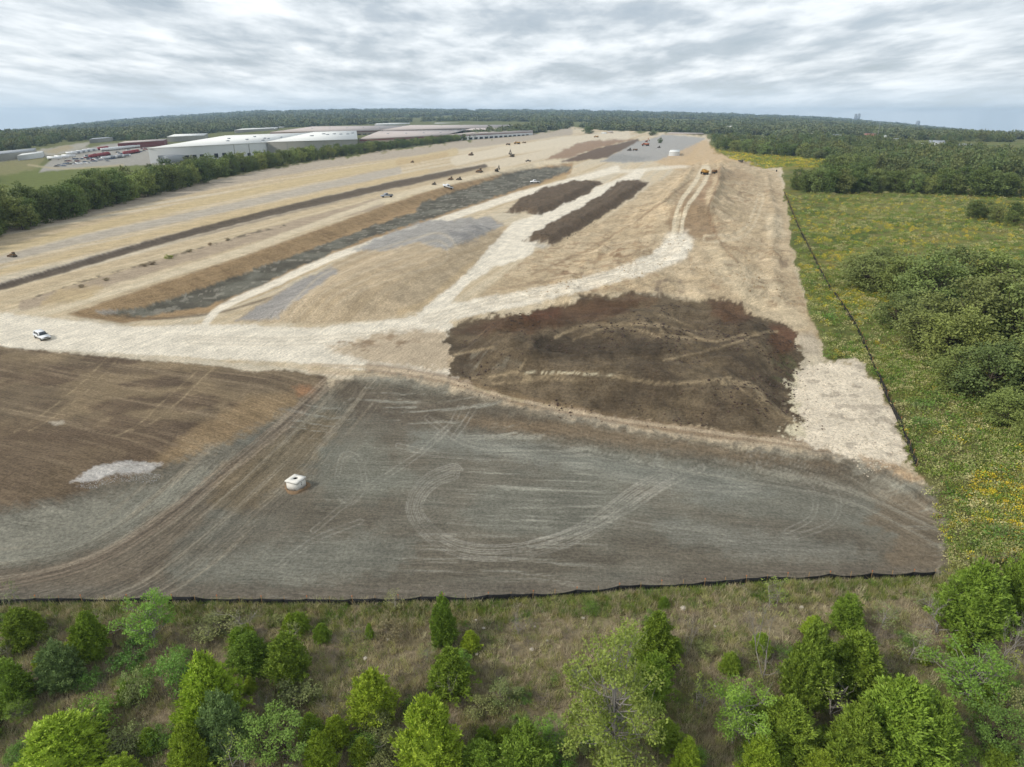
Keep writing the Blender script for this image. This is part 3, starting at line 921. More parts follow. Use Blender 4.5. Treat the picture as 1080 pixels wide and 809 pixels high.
    for pts in ([(150, 592), (146, 600), (126, 598), (124, 610), (130, 620)], [(150, 580), (146, 596), (148, 612), (156, 616)]):
        put(lmask(pts, 1.0, 0.9, 1.0), S(160, 148, 130), 0.35)
    put(pmask([(75, 508), (100, 492), (115, 488), (140, 486), (172, 489), (160, 498), (120, 500), (95, 508)], 1.5, 6), S(198, 195, 190), 0.95)
    put(np.exp(-(((u - 313) / 13) ** 2 + ((v - 514) / 6) ** 2) ** 2), S(160, 126, 92), 0.7)

    # vegetated slope
    STRIPP = [(-400, 650), (-60, 641), (0, 640), (60, 638), (300, 640), (520, 636), (600, 632), (740, 621), (900, 612), (992, 611), (1400, 600), (1400, 1100), (-400, 1100)]
    vg = pmask(STRIPP, 1.2, 2)
    put(vg, S(160, 149, 120))
    put(vg * smooth(0.46, 0.62, q1), S(160, 146, 122), 0.7)
    put(vg * smooth(0.50, 0.38, q2), S(112, 106, 74), 0.6)
    put(vg * smooth(0.48, 0.62, fbm(X / 6, Y / 6, 91, 4)), S(122, 124, 74), 0.6)
    put(pmask([(325, 668), (350, 672), (372, 690), (345, 712), (318, 718), (330, 690)], 6, 16), S(186, 170, 146), 0.75)
    put(pmask([(0, 641), (500, 641), (740, 624), (992, 614), (992, 620), (740, 632), (500, 650), (0, 650)], 3, 8) * vg, S(126, 118, 74), 0.6)

    lum = (C @ np.array([0.3, 0.59, 0.11]))[:, None]
    C = (lum + (C - lum) * np.where(site[:, None] > 0.5, 0.82, 0.96)) * np.array([1.045, 1.0, 0.945])
    C *= 1 - sp[:, None] * np.array([0.02, 0.0, 0.09])
    C *= 1.0 + 0.17 * (site * (1 - pd) * (1 - sp) * (1 - bt) * (1 - fl))[:, None] + 0.24 * bt[:, None] * (1 - pd)[:, None] + 0.06 * (pd + sp)[:, None]
    C = np.clip(C, 0.004, 0.95)

    # ------------------------------------------------ split into named pieces by face
    fq, fr, fk = ac_w.copy(), al.copy(), 0.42 * site
    mpad = (pd > 0.5) | (bt > 0.5)
    fq = np.where(mpad, Y + 0.08 * X + wob, fq)
    fr = np.where(mpad, X, fr)
    fk = np.where(mpad, 0.40, fk)
    on = mpad & (rmix > 0.5)
    fq, fr = np.where(on, dr + wob, fq), np.where(on, X * 0.95 + Y * 0.3, fr)
    fk = np.where(mpad & (rmix > 0), 0.45 * np.abs(2 * rmix - 1), fk)
    on = mpad & (lmix > 0.5)
    fq, fr = np.where(on, dl + wob, fq), np.where(on, X - Y, fr)
    fk = np.where(mpad & (lmix > 0), 0.6 * np.abs(2 * lmix - 1), fk)
    fq, fr, fk = np.where(bt > 0.5, btd + wob, fq), np.where(bt > 0.5, X * 0.94 - Y * 0.35, fr), np.where(bt > 0.5, 0.45, fk)
    mp = (sp > 0.5)
    fq, fr, fk = np.where(mp, Z * 1.3 + 0.12 * Y + wob, fq), np.where(mp, X, fr), np.where(mp, 0.40, fk)
    fq, fr, fk = np.where(bk > 0.5, Z * 0.9 + 0.25 * ac, fq), np.where(bk > 0.5, al, fr), np.where(bk > 0.5, 0.5, fk)
    fk = np.where(lt > 0.3, 0.08, fk)
    fk = np.where((vg > 0.3) | (mm > 0.5), 0.0, fk)
    FLOW = np.stack([fq, fr, fk], 1)
    idx = np.arange(nr * nc).reshape(nr, nc)
    f = np.stack([idx[:-1, :-1], idx[:-1, 1:], idx[1:, 1:], idx[1:, :-1]], -1).reshape(-1, 4)
    fu, fv = u[f].mean(1), v[f].mean(1)
    fx, fy = X[f].mean(1), Y[f].mean(1)

    zone = np.zeros(len(f), int)

    def claim(k, m):
        zone[m & (zone == 0)] = k
    def inside_w(name, poly, margin=0.0):
        return wsd(fx, fy, name, poly) > margin
    claim(1, inside_w("stock", STOCK))
    claim(2, inside_w("greym", GREYM))
    claim(3, inside_w("sa", STRIP_A))
    claim(4, inside_w("sb", STRIP_B))
    claim(5, inside_w("gp", GREYP))
    claim(6, inside_w("bank", BANK))
    claim(7, inside_w("basin", BASIN))
    claim(8, poly_sd(fu, fv, PADP) > 0)
    claim(9, (poly_sd(fu, fv, MEADOW) > 0))
    claim(10, poly_sd(fu, fv, STRIPP) > 0)
    claim(11, inside_w("lot", LOT))
    rd = poly_sd(fu, fv, [(-190, 345), (0, 330), (60, 336), (140, 345), (230, 342), (330, 346), (440, 334), (455, 312), (478, 292), (500, 268), (540, 236), (580, 218), (620, 203), (648, 190), (664, 183), (684, 178), (672, 192), (645, 207), (610, 230), (570, 250), (560, 270), (520, 282), (490, 302), (476, 330), (480, 350), (470, 385), (495, 404), (400, 392), (300, 382), (110, 373), (0, 366), (-190, 360)])
    claim(12, rd > 0)
    names = {0: ("ground", None), 1: ("soil_stockpile", ("broad mound of dark brown topsoil scored by tyre tracks", "soil pile")),
             2: ("fill_mound", ("smooth mound of grey and tan fill beside the pale haul road", "soil pile")),
             3: ("soil_windrow", ("shorter dark topsoil windrow left of the pale haul road", "soil pile")),
             4: ("soil_windrow", ("longer dark topsoil windrow right of the pale haul road", "soil pile")),
             5: ("gravel_pile", ("small grey pile behind the dump truck at the head of the embankment", "soil pile")),
             6: ("embankment", ("large tan earth embankment with a haul ramp up its crest", "embankment")),
             7: ("drainage_basin", None), 8: ("graded_pad", None), 9: ("meadow", None), 10: ("grassy_slope", None), 11: ("gravel_lot", None), 12: ("haul_road", None)}
    for k, (nm, lab) in names.items():
        ff = f[zone == k]
        if not len(ff):
            continue
        used, inv = np.unique(ff, return_inverse=True)
        inv = inv.reshape(ff.shape)
        vv = np.stack([X[used], Y[used], Z[used]], 1)
        me = mesh_np(nm, vv, inv.ravel(), np.full(len(ff), 4), M_SOIL, True)
        a = me.color_attributes.new("soil", "FLOAT_COLOR", "POINT")
        a.data.foreach_set("color", np.concatenate([C[used], np.ones((len(used), 1))], 1).astype(np.float32).ravel())
        a = me.attributes.new("flow", "FLOAT_VECTOR", "POINT")
        a.data.foreach_set("vector", FLOW[used].astype(np.float32).ravel())
        o = obj(nm, me)
        if lab:
            tag(o, lab[0], lab[1])
            if nm == "soil_windrow":
                o["group"] = "dark topsoil windrows"
        else:
            o["kind"] = "structure"


def mpp_arr(v):
    return CAM_H / np.maximum(SP + (v - CY) / F_PX * CP, 0.004) / F_PX


build_ground()


def build_far_land():
    ys = np.concatenate([np.geomspace(2350, 9500, 60), [9800, 10400, 11500]])
    ts = np.linspace(-1.9, 1.9, 220)
    T, Yy = np.meshgrid(ts, ys)
    X = T * (Yy * CP + CAM_H * SP)
    Z = height(X.ravel(), Yy.ravel()).reshape(X.shape)
    Z = Z + 5.0 * (fbm(X / 700, Yy / 700, 5, 3) - 0.5) - 1.2
    back = Yy > 9600
    Z = np.where(back, Z - (Yy - 9500) * 0.25, Z)
    nr, nc = X.shape
    idx = np.arange(nr * nc).reshape(nr, nc)
    f = np.stack([idx[:-1, :-1], idx[:-1, 1:], idx[1:, 1:], idx[1:, :-1]], -1).reshape(-1, 4)
    m = mat_plain("far_soil", S(66, 76, 46), 0.95, spec=0.1, var=0.3, nscale=0.004)
    me = mesh_np("hills", np.stack([X.ravel(), Yy.ravel(), Z.ravel()], 1), f.ravel(), np.full(len(f), 4), m, True)
    tag(obj("hills", me), kind="structure")


build_far_land()


# ------------------------------------------------------------------ plants
def tube(verts, faces, pts, radii, sides=5):
    """tapered tube through pts"""
    base = len(verts)
    n = len(pts)
    for i, p in enumerate(pts):
        d = (pts[min(i + 1, n - 1)] - pts[max(i - 1, 0)])
        d = d / (np.linalg.norm(d) + 1e-9)
        a = np.cross(d, [0.31, 0.95, 0.1])
        a /= np.linalg.norm(a) + 1e-9
        b = np.cross(d, a)
        for k in range(sides):
            t = 2 * math.pi * k / sides
            verts.append(p + radii[i] * (math.cos(t) * a + math.sin(t) * b))
    for i in range(n - 1):
        for k in range(sides):
            k2 = (k + 1) % sides
            faces.append((base + i * sides + k, base + i * sides + k2, base + (i + 1) * sides + k2, base + (i + 1) * sides + k))
    faces.append(tuple(base + (n - 1) * sides + k for k in range(sides)))


def leaf_quads(cent, nrm, up, length, width):
    """diamond shaped leaves, numpy batch"""
    side = np.cross(nrm, up)
    side /= np.linalg.norm(side, axis=1)[:, None] + 1e-9
    L, Wd = length[:, None], width[:, None]
    v = np.stack([cent, cent + up * L * 0.5 + side * Wd * 0.5, cent + up * L, cent + up * L * 0.5 - side * Wd * 0.5], 1)
    return v.reshape(-1, 3)


def unit(a):
    return a / (np.linalg.norm(a, axis=1)[:, None] + 1e-9)


def quads_mesh(name, v, mat):
    n = len(v) // 4
    return mesh_np(name, v, np.arange(4 * n), np.full(n, 4), mat)


def juniper_parts(seed, mat, bark, H=4.0, R=1.6, n=4600, pointy=0.8, lump=0.28):
    rng = np.random.default_rng(seed)

    def prof(h):
        return R * np.clip((h + 0.05) / 0.22, 0, 1) ** 0.6 * np.clip(1 - h, 0, 1) ** pointy

    def rad(th, h):
        lx = 3.2 * np.cos(th) + 10 * seed
        ly = 3.2 * np.sin(th) + 7 * h
        return prof(h) * (1 - lump + 2 * lump * fbm(lx, ly, seed, 3))
    # plumes of foliage: each rises outwards from the inner mass and ends in a feathery tip
    npl = max(60, n // 30)
    h = rng.random(npl * 4)
    keep = rng.random(npl * 4) < 0.15 + prof(h) / (R * 0.8)
    h = h[keep][:npl]
    npl = len(h)
    th = rng.random(npl) * 2 * math.pi
    r1 = rad(th, h) * (0.78 + 0.50 * rng.random(npl) ** 1.5)
    r0 = r1 * 0.45
    rise = H * (0.05 + 0.10 * rng.random(npl)) * (0.6 + h)
    o2 = np.stack([np.cos(th), np.sin(th), np.zeros(npl)], 1)
    p0 = o2 * r0[:, None]
    p0[:, 2] = h * H * 0.97
    p1 = o2 * r1[:, None]
    p1[:, 2] = h * H * 0.97 + rise
    per = n // npl
    ii = np.repeat(np.arange(npl), per)
    m = len(ii)
    t = rng.random(m) ** 0.6
    wdt = (0.085 * H * (1.05 - t) + 0.012 * H)[:, None]
    c = p0[ii] * (1 - t[:, None]) + p1[ii] * t[:, None] + rng.normal(0, 0.55, (m, 3)) * wdt
    out = o2[ii]
    axis = unit(p1 - p0)[ii]
    upv = unit(axis * 0.9 + np.array([0, 0, 0.45]) + rng.normal(0, 0.35, (m, 3)))
    vs = []
    for k in range(3):
        up2 = unit(upv + rng.normal(0, 0.35, (m, 3)))
        nr = unit(out * 0.8 + np.array([0, 0, 0.5]) + rng.normal(0, 0.6, (m, 3)))
        ln = H * (0.026 + 0.036 * rng.random(m))
        vs.append(leaf_quads(c + rng.normal(0, 0.03, (m, 3)), nr, up2, ln, ln * (0.24 + 0.16 * rng.random(m))))
    # opaque core added to block see-through where shadowy inner branches would be
    nu, nv_ = 18, 12
    cv, base = [], sum(len(x) for x in vs)
    for j in range(nv_ + 1):
        hh = j / nv_ * 0.93
        for i in range(nu):
            t = 2 * math.pi * i / nu
            rr = float(rad(np.array([t]), np.array([hh]))[0]) * 0.60
            cv.append((rr * math.cos(t), rr * math.sin(t), hh * H))
    quads = []
    for j in range(nv_):
        for i in range(nu):
            a = j * nu + i
            b = j * nu + (i + 1) % nu
            quads.append((base + a, base + b, base + b + nu, base + a + nu))
    v = np.concatenate(vs + [np.array(cv)])
    q = np.concatenate([np.arange(base).reshape(-1, 4), np.array(quads)])
    crown = mesh_np("crown", v, q.ravel(), np.full(len(q), 4), mat)
    tv, tf = [], []
    pts = [np.array([0.03 * math.sin(3 * i), 0.03 * math.cos(2 * i), -0.4 + i * (H * 0.9 + 0.4) / 6]) for i in range(7)]
    tube(tv, tf, pts, [0.12 * H / 4 * (1 - i / 8) for i in range(7)], 6)
    for k in range(7):
        a = rng.random() * 6.28
        z0 = H * (0.08 + 0.08 * k)
        rr = float(rad(np.array([a]), np.array([min(0.9, z0 / H + .1)]))[0]) * 0.8
        p0 = np.array([0, 0, z0])
        p2 = np.array([rr * math.cos(a), rr * math.sin(a), z0 + rr * 0.55])
        tube(tv, tf, [p0, p0 * 0.5 + p2 * 0.5 - np.array([0, 0, 0.05]), p2], [0.05, 0.035, 0.012], 4)
    return crown, mesh_py("trunk", tv, tf, bark)


def leafy_parts(seed, mat, bark, H=5.0, R=1.9, base=0.25, K=34, M=70, leaf=0.20, clump=0.42, stems=1, flat=1.0, shell=0.35, trunk_r=0.09, tall=False, twig=True):
    """broad-leaved plant: stems fork into limbs, leaves sit in clumps at the limb ends"""
    rng = np.random.default_rng(seed)
    cents = []
    while len(cents) < K:
        p = rng.normal(0, 1, 3)
        p = p / np.linalg.norm(p) * rng.random() ** shell
        hz = (p[2] + 1) / 2
        w = 1.0
        if tall:
            w = 0.55 + 0.75 * abs(math.sin(3.0 * hz + seed)) * (1.15 - hz)
        z = H * (base + (1 - base) * hz)
        lob = 0.7 + 0.6 * float(fbm(np.array([2.1 * p[0] + seed]), np.array([2.1 * p[1] + 3 * p[2]]), seed, 2)[0])
        cents.append(np.array([p[0] * R * w * lob, p[1] * R * w * lob, z * flat - 0.06 * H]))
    cents = np.array(cents)
    cl = clump * (0.65 + 0.7 * rng.random(K))
    idx = np.repeat(np.arange(K), M)
    off = rng.normal(0, 1, (K * M, 3))
    off = off / np.linalg.norm(off, axis=1)[:, None] * (rng.random(K * M) ** 0.45)[:, None]
    c = cents[idx] + off * cl[idx][:, None] * np.array([1.15, 1.15, 0.75])
    n = len(c)
    up = unit(rng.normal(0, 1, (n, 3)) + off * 0.6 + np.array([0, 0, -0.1]))
    nr = unit(off * 0.8 + np.array([0, 0, 0.9]) + rng.normal(0, 0.55, (n, 3)))
    ln = leaf * (0.65 + 0.7 * rng.random(n))
    crown = quads_mesh("crown", leaf_quads(c, nr, up, ln, ln * 0.62), mat)
    tv, tf = [], []
    roots = [np.array([0.18 * R * math.cos(6.28 * s / stems + seed), 0.18 * R * math.sin(6.28 * s / stems + seed), -0.5]) if stems > 1 else np.array([0, 0, -0.5]) for s in range(stems)]
    tops = []
    for r0 in roots:
        top = np.array([r0[0] * 2.2 + rng.normal(0, 0.12) * R, r0[1] * 2.2 + rng.normal(0, 0.12) * R, H * (0.45 + 0.2 * rng.random())])
        mid = r0 * 0.5 + top * 0.5 + np.append(rng.normal(0, 0.06 * R, 2), 0)
        pts = [r0, r0 * 0.75 + mid * 0.25, mid, top]
        tube(tv, tf, pts, [trunk_r, trunk_r * 0.85, trunk_r * 0.7, trunk_r * 0.45], 6)
        tops.append((mid, top))
    for i in range(K):
        mid, top = tops[i % len(tops)]
        t = rng.random()
        st = mid * (1 - t) + top * t
        if st[2] > cents[i][2]:
            st = mid
        e = cents[i]
        m2 = st * 0.5 + e * 0.5 + np.append(rng.normal(0, 0.06 * R, 2), -0.05 * H * rng.random())
        tube(tv, tf, [st, m2, e], [trunk_r * 0.42, trunk_r * 0.26, trunk_r * 0.08], 4)
        if twig:
            for _ in range(2):
                e2 = e + rng.normal(0, 1, 3) * cl[i] * 0.7
                tube(tv, tf, [m2 * 0.4 + e * 0.6, e2], [trunk_r * 0.16, trunk_r * 0.05], 3)
    return crown, mesh_py("trunk", tv, tf, bark)


def bare_mesh(seed, mat, H=4.0, spread=1.2, stems=3, levels=4, r0=0.06):
    rng = np.random.default_rng(seed)
    tv, tf = [], []

    def grow(p, d, ln, r, lev):
        mid = p + d * ln * 0.5 + rng.normal(0, 0.05 * ln, 3)
        e = p + d * ln + rng.normal(0, 0.08 * ln, 3)
        tube(tv, tf, [p, mid, e], [r, r * 0.8, r * 0.6], 4 if lev < 2 else 3)
        if lev >= levels:
            return
        for _ in range(3 if lev > 0 else 2 + int(rng.integers(0, 2))):
            nd = d + rng.normal(0, 0.5, 3) * spread * 0.75
            nd[2] = max(nd[2], 0.02)
            nd /= np.linalg.norm(nd)
            grow(p * (0.0) + (mid if rng.random() < 0.35 else e), nd, ln * (0.55 + 0.25 * rng.random()), r * 0.55, lev + 1)
    for s in range(stems):
        a = rng.random() * 6.28
        d = np.array([0.32 * spread * math.cos(a), 0.32 * spread * math.sin(a), 1.0])
        grow(np.array([0.05 * math.cos(a), 0.05 * math.sin(a), -0.3]), d / np.linalg.norm(d), H * 0.40, r0, 0)
    return mesh_py("branches", tv, tf, mat)


BARK = mat_plain("bark", S(96, 84, 72), 0.9, spec=0.1, var=0.3, nscale=8, bump=0.3)
DEADWOOD = mat_plain("dead_wood", S(170, 162, 152), 0.9, spec=0.1, var=0.2, nscale=8)
TWIG = mat_plain("twig", S(152, 140, 126), 0.9, spec=0.1, var=0.2, nscale=8)
LEAF = {
    "juniper": mat_leaf("juniper_foliage", S(114, 134, 46), 0.42, 0.006, 0.12, 1.6),
    "juniper_yellow": mat_leaf("juniper_bright_foliage", S(122, 138, 42), 0.40, 0.006, 0.15, 1.6),
    "juniper_dark": mat_leaf("juniper_dark_foliage", S(104, 124, 44), 0.42, 0.006, 0.12, 1.6),
    "juniper_grey": mat_leaf("juniper_grey_foliage", S(104, 124, 72), 0.35, 0.006, 0.12, 1.6),
    "bright": mat_leaf("bright_leaf", S(110, 136, 54), 0.34, 0.012, 0.35, 1.3),
    "yellow": mat_leaf("yellow_leaf", S(134, 144, 66), 0.32, 0.02, 0.35, 1.3),
    "olive": mat_leaf("olive_leaf", S(118, 124, 76), 0.34, 0.02, 0.25, 1.3),
    "mid": mat_leaf("mid_leaf", S(96, 124, 54), 0.36, 0.02, 0.3, 1.3),
    "brown": mat_leaf("brown_leaf", S(112, 100, 76), 0.3, 0.02, 0.25, 1.3),
    "hedge": mat_leaf("hedge_leaf", S(84, 96, 46), 0.5, 0.015, 0.2, 0.30, fleck=0.35),
    "hedge_light": mat_leaf("hedge_light_leaf", S(112, 120, 62), 0.5, 0.015, 0.2, 0.30, fleck=0.35),
    "grove": mat_leaf("grove_leaf", S(104, 114, 62), 0.5, 0.02, 0.2, 0.30, fleck=0.35),
    "wood": mat_leaf("wood_leaf", S(90, 98, 56), 0.5, 0.03, 0.15, 0.3, fleck=0.35),
    "far": mat_leaf("far_leaf", S(88, 94, 60), 0.45, 0.025, 0.0, 0.10, fleck=0.3),
}


def plant_root(name, crown, trunk, crown_name="crown", trunk_name="trunk"):
    """prototype kept outside the scene; copies are linked"""
    r = bpy.data.objects.new(name, None)
    r.empty_display_size = 0.2
    for nm, me in ((trunk_name, trunk), (crown_name, crown)):
        if me is None:
            continue
        o = bpy.data.objects.new(nm, me)
        o.parent = r
    return r


PROTO = {}


def proto(key):
    if key in PROTO:
        return PROTO[key]
    kind, var = key
    sd = var * 13 + sum(map(ord, kind)) % 97
    if kind.startswith("juniper"):
        crown, trunk = juniper_parts(sd, LEAF[kind], BARK, n=8200, pointy=(0.42, 0.55, 0.7)[var % 3], lump=(0.30, 0.38, 0.45)[var % 3])
        r = plant_root("juniper_tree", crown, trunk)
        size = (4.0, 1.45)
    elif kind.startswith("sapling"):
        crown, trunk = leafy_parts(sd, LEAF[kind.split("_")[1]], BARK if var % 2 else DEADWOOD, stems=1 + var % 2, K=58, M=84, leaf=0.125, clump=0.36)
        r = plant_root("sapling_tree", crown, trunk)
        size = (4.9, 1.9)
    elif kind.startswith("tall"):
        crown, trunk = leafy_parts(sd, LEAF[kind.split("_")[1]], DEADWOOD, H=9, R=2.3, base=0.12, K=96, M=110, leaf=0.145, clump=0.44, tall=True)
        r = plant_root("sapling_tree", crown, trunk)
        size = (8.8, 2.1)
    elif kind.startswith("bush"):
        crown, trunk = leafy_parts(sd, LEAF[kind.split("_")[1]], TWIG, H=2.2, R=1.5, base=0.1, K=30, M=80, leaf=0.13, clump=0.40, stems=4, trunk_r=0.035)
        r = plant_root("shrub", crown, trunk, "foliage", "stem")
        size = (2.2, 1.5)
    elif kind.startswith("thin"):
        crown, trunk = leafy_parts(sd, LEAF[kind.split("_")[1]], DEADWOOD, H=4.6, R=1.5, base=0.25, K=22, M=20, leaf=0.14, clump=0.36, stems=2, trunk_r=0.05)
        r = plant_root("sapling_tree", crown, trunk)
        size = (4.6, 1.5)
    elif kind == "dead":
        r = plant_root("bare_shrub", None, bare_mesh(sd, DEADWOOD, 4.0, 1.0, 3, 4, 0.045), trunk_name="branches")
        size = (4.0, 1.5)
    elif kind == "twiggy":
        r = plant_root("bare_shrub", None, bare_mesh(sd, TWIG, 1.8, 1.5, 6, 4, 0.022), trunk_name="branches")
        size = (1.8, 1.0)
    elif kind.startswith("copse"):
        crown, trunk = leafy_parts(sd, LEAF[kind.split("_", 1)[1]], BARK, H=20, R=7.0, base=0.0, K=96, M=84, leaf=0.62, clump=1.9, trunk_r=0.3, twig=False, shell=0.3, stems=2)
        r = plant_root("broadleaf_tree", crown, trunk)
        size = (20.0, 7.6)
    elif kind.startswith("tree"):
        crown, trunk = leafy_parts(sd, LEAF[kind.split("_", 1)[1]], BARK, H=20, R=7.0, base=0.05, K=64, M=52, leaf=0.95, clump=2.1, trunk_r=0.35, twig=False, shell=0.3)
        r = plant_root("broadleaf_tree", crown, trunk)
        size = (20.0, 7.6)
    PROTO[key] = (r, size)
    return PROTO[key]


def plant(kind, u, v, w_px, h_px, label, cat="tree", group=None, var=None, sink=0.15, rz=None):
    """plant a copy with its foot at photograph position (u, v)"""
    var = random.randrange(3) if var is None else var
    src, (H, R) = proto((kind, var))
    p = G(u, v)
    k = math.sqrt(p.x ** 2 + p.y ** 2 + (CAM_H - p.z) ** 2)
    zc = p.y * CP + (CAM_H - p.z) * SP
    m = zc / F_PX
    el = math.atan2(CAM_H - p.z, p.y)
    hh = h_px * m
    ww = w_px * m
    ht = 0.86 * max((hh - 0.35 * ww * math.sin(el)) / math.cos(el), 0.4 * hh)
    s_xy = 1.04 * ww / (2 * R)
    s_z = ht / H
    p.z -= sink
    return copy_tree(src, p, rz if rz is not None else random.random() * 6.28, (s_xy, s_xy, s_z), label=label, cat=cat, group=group)


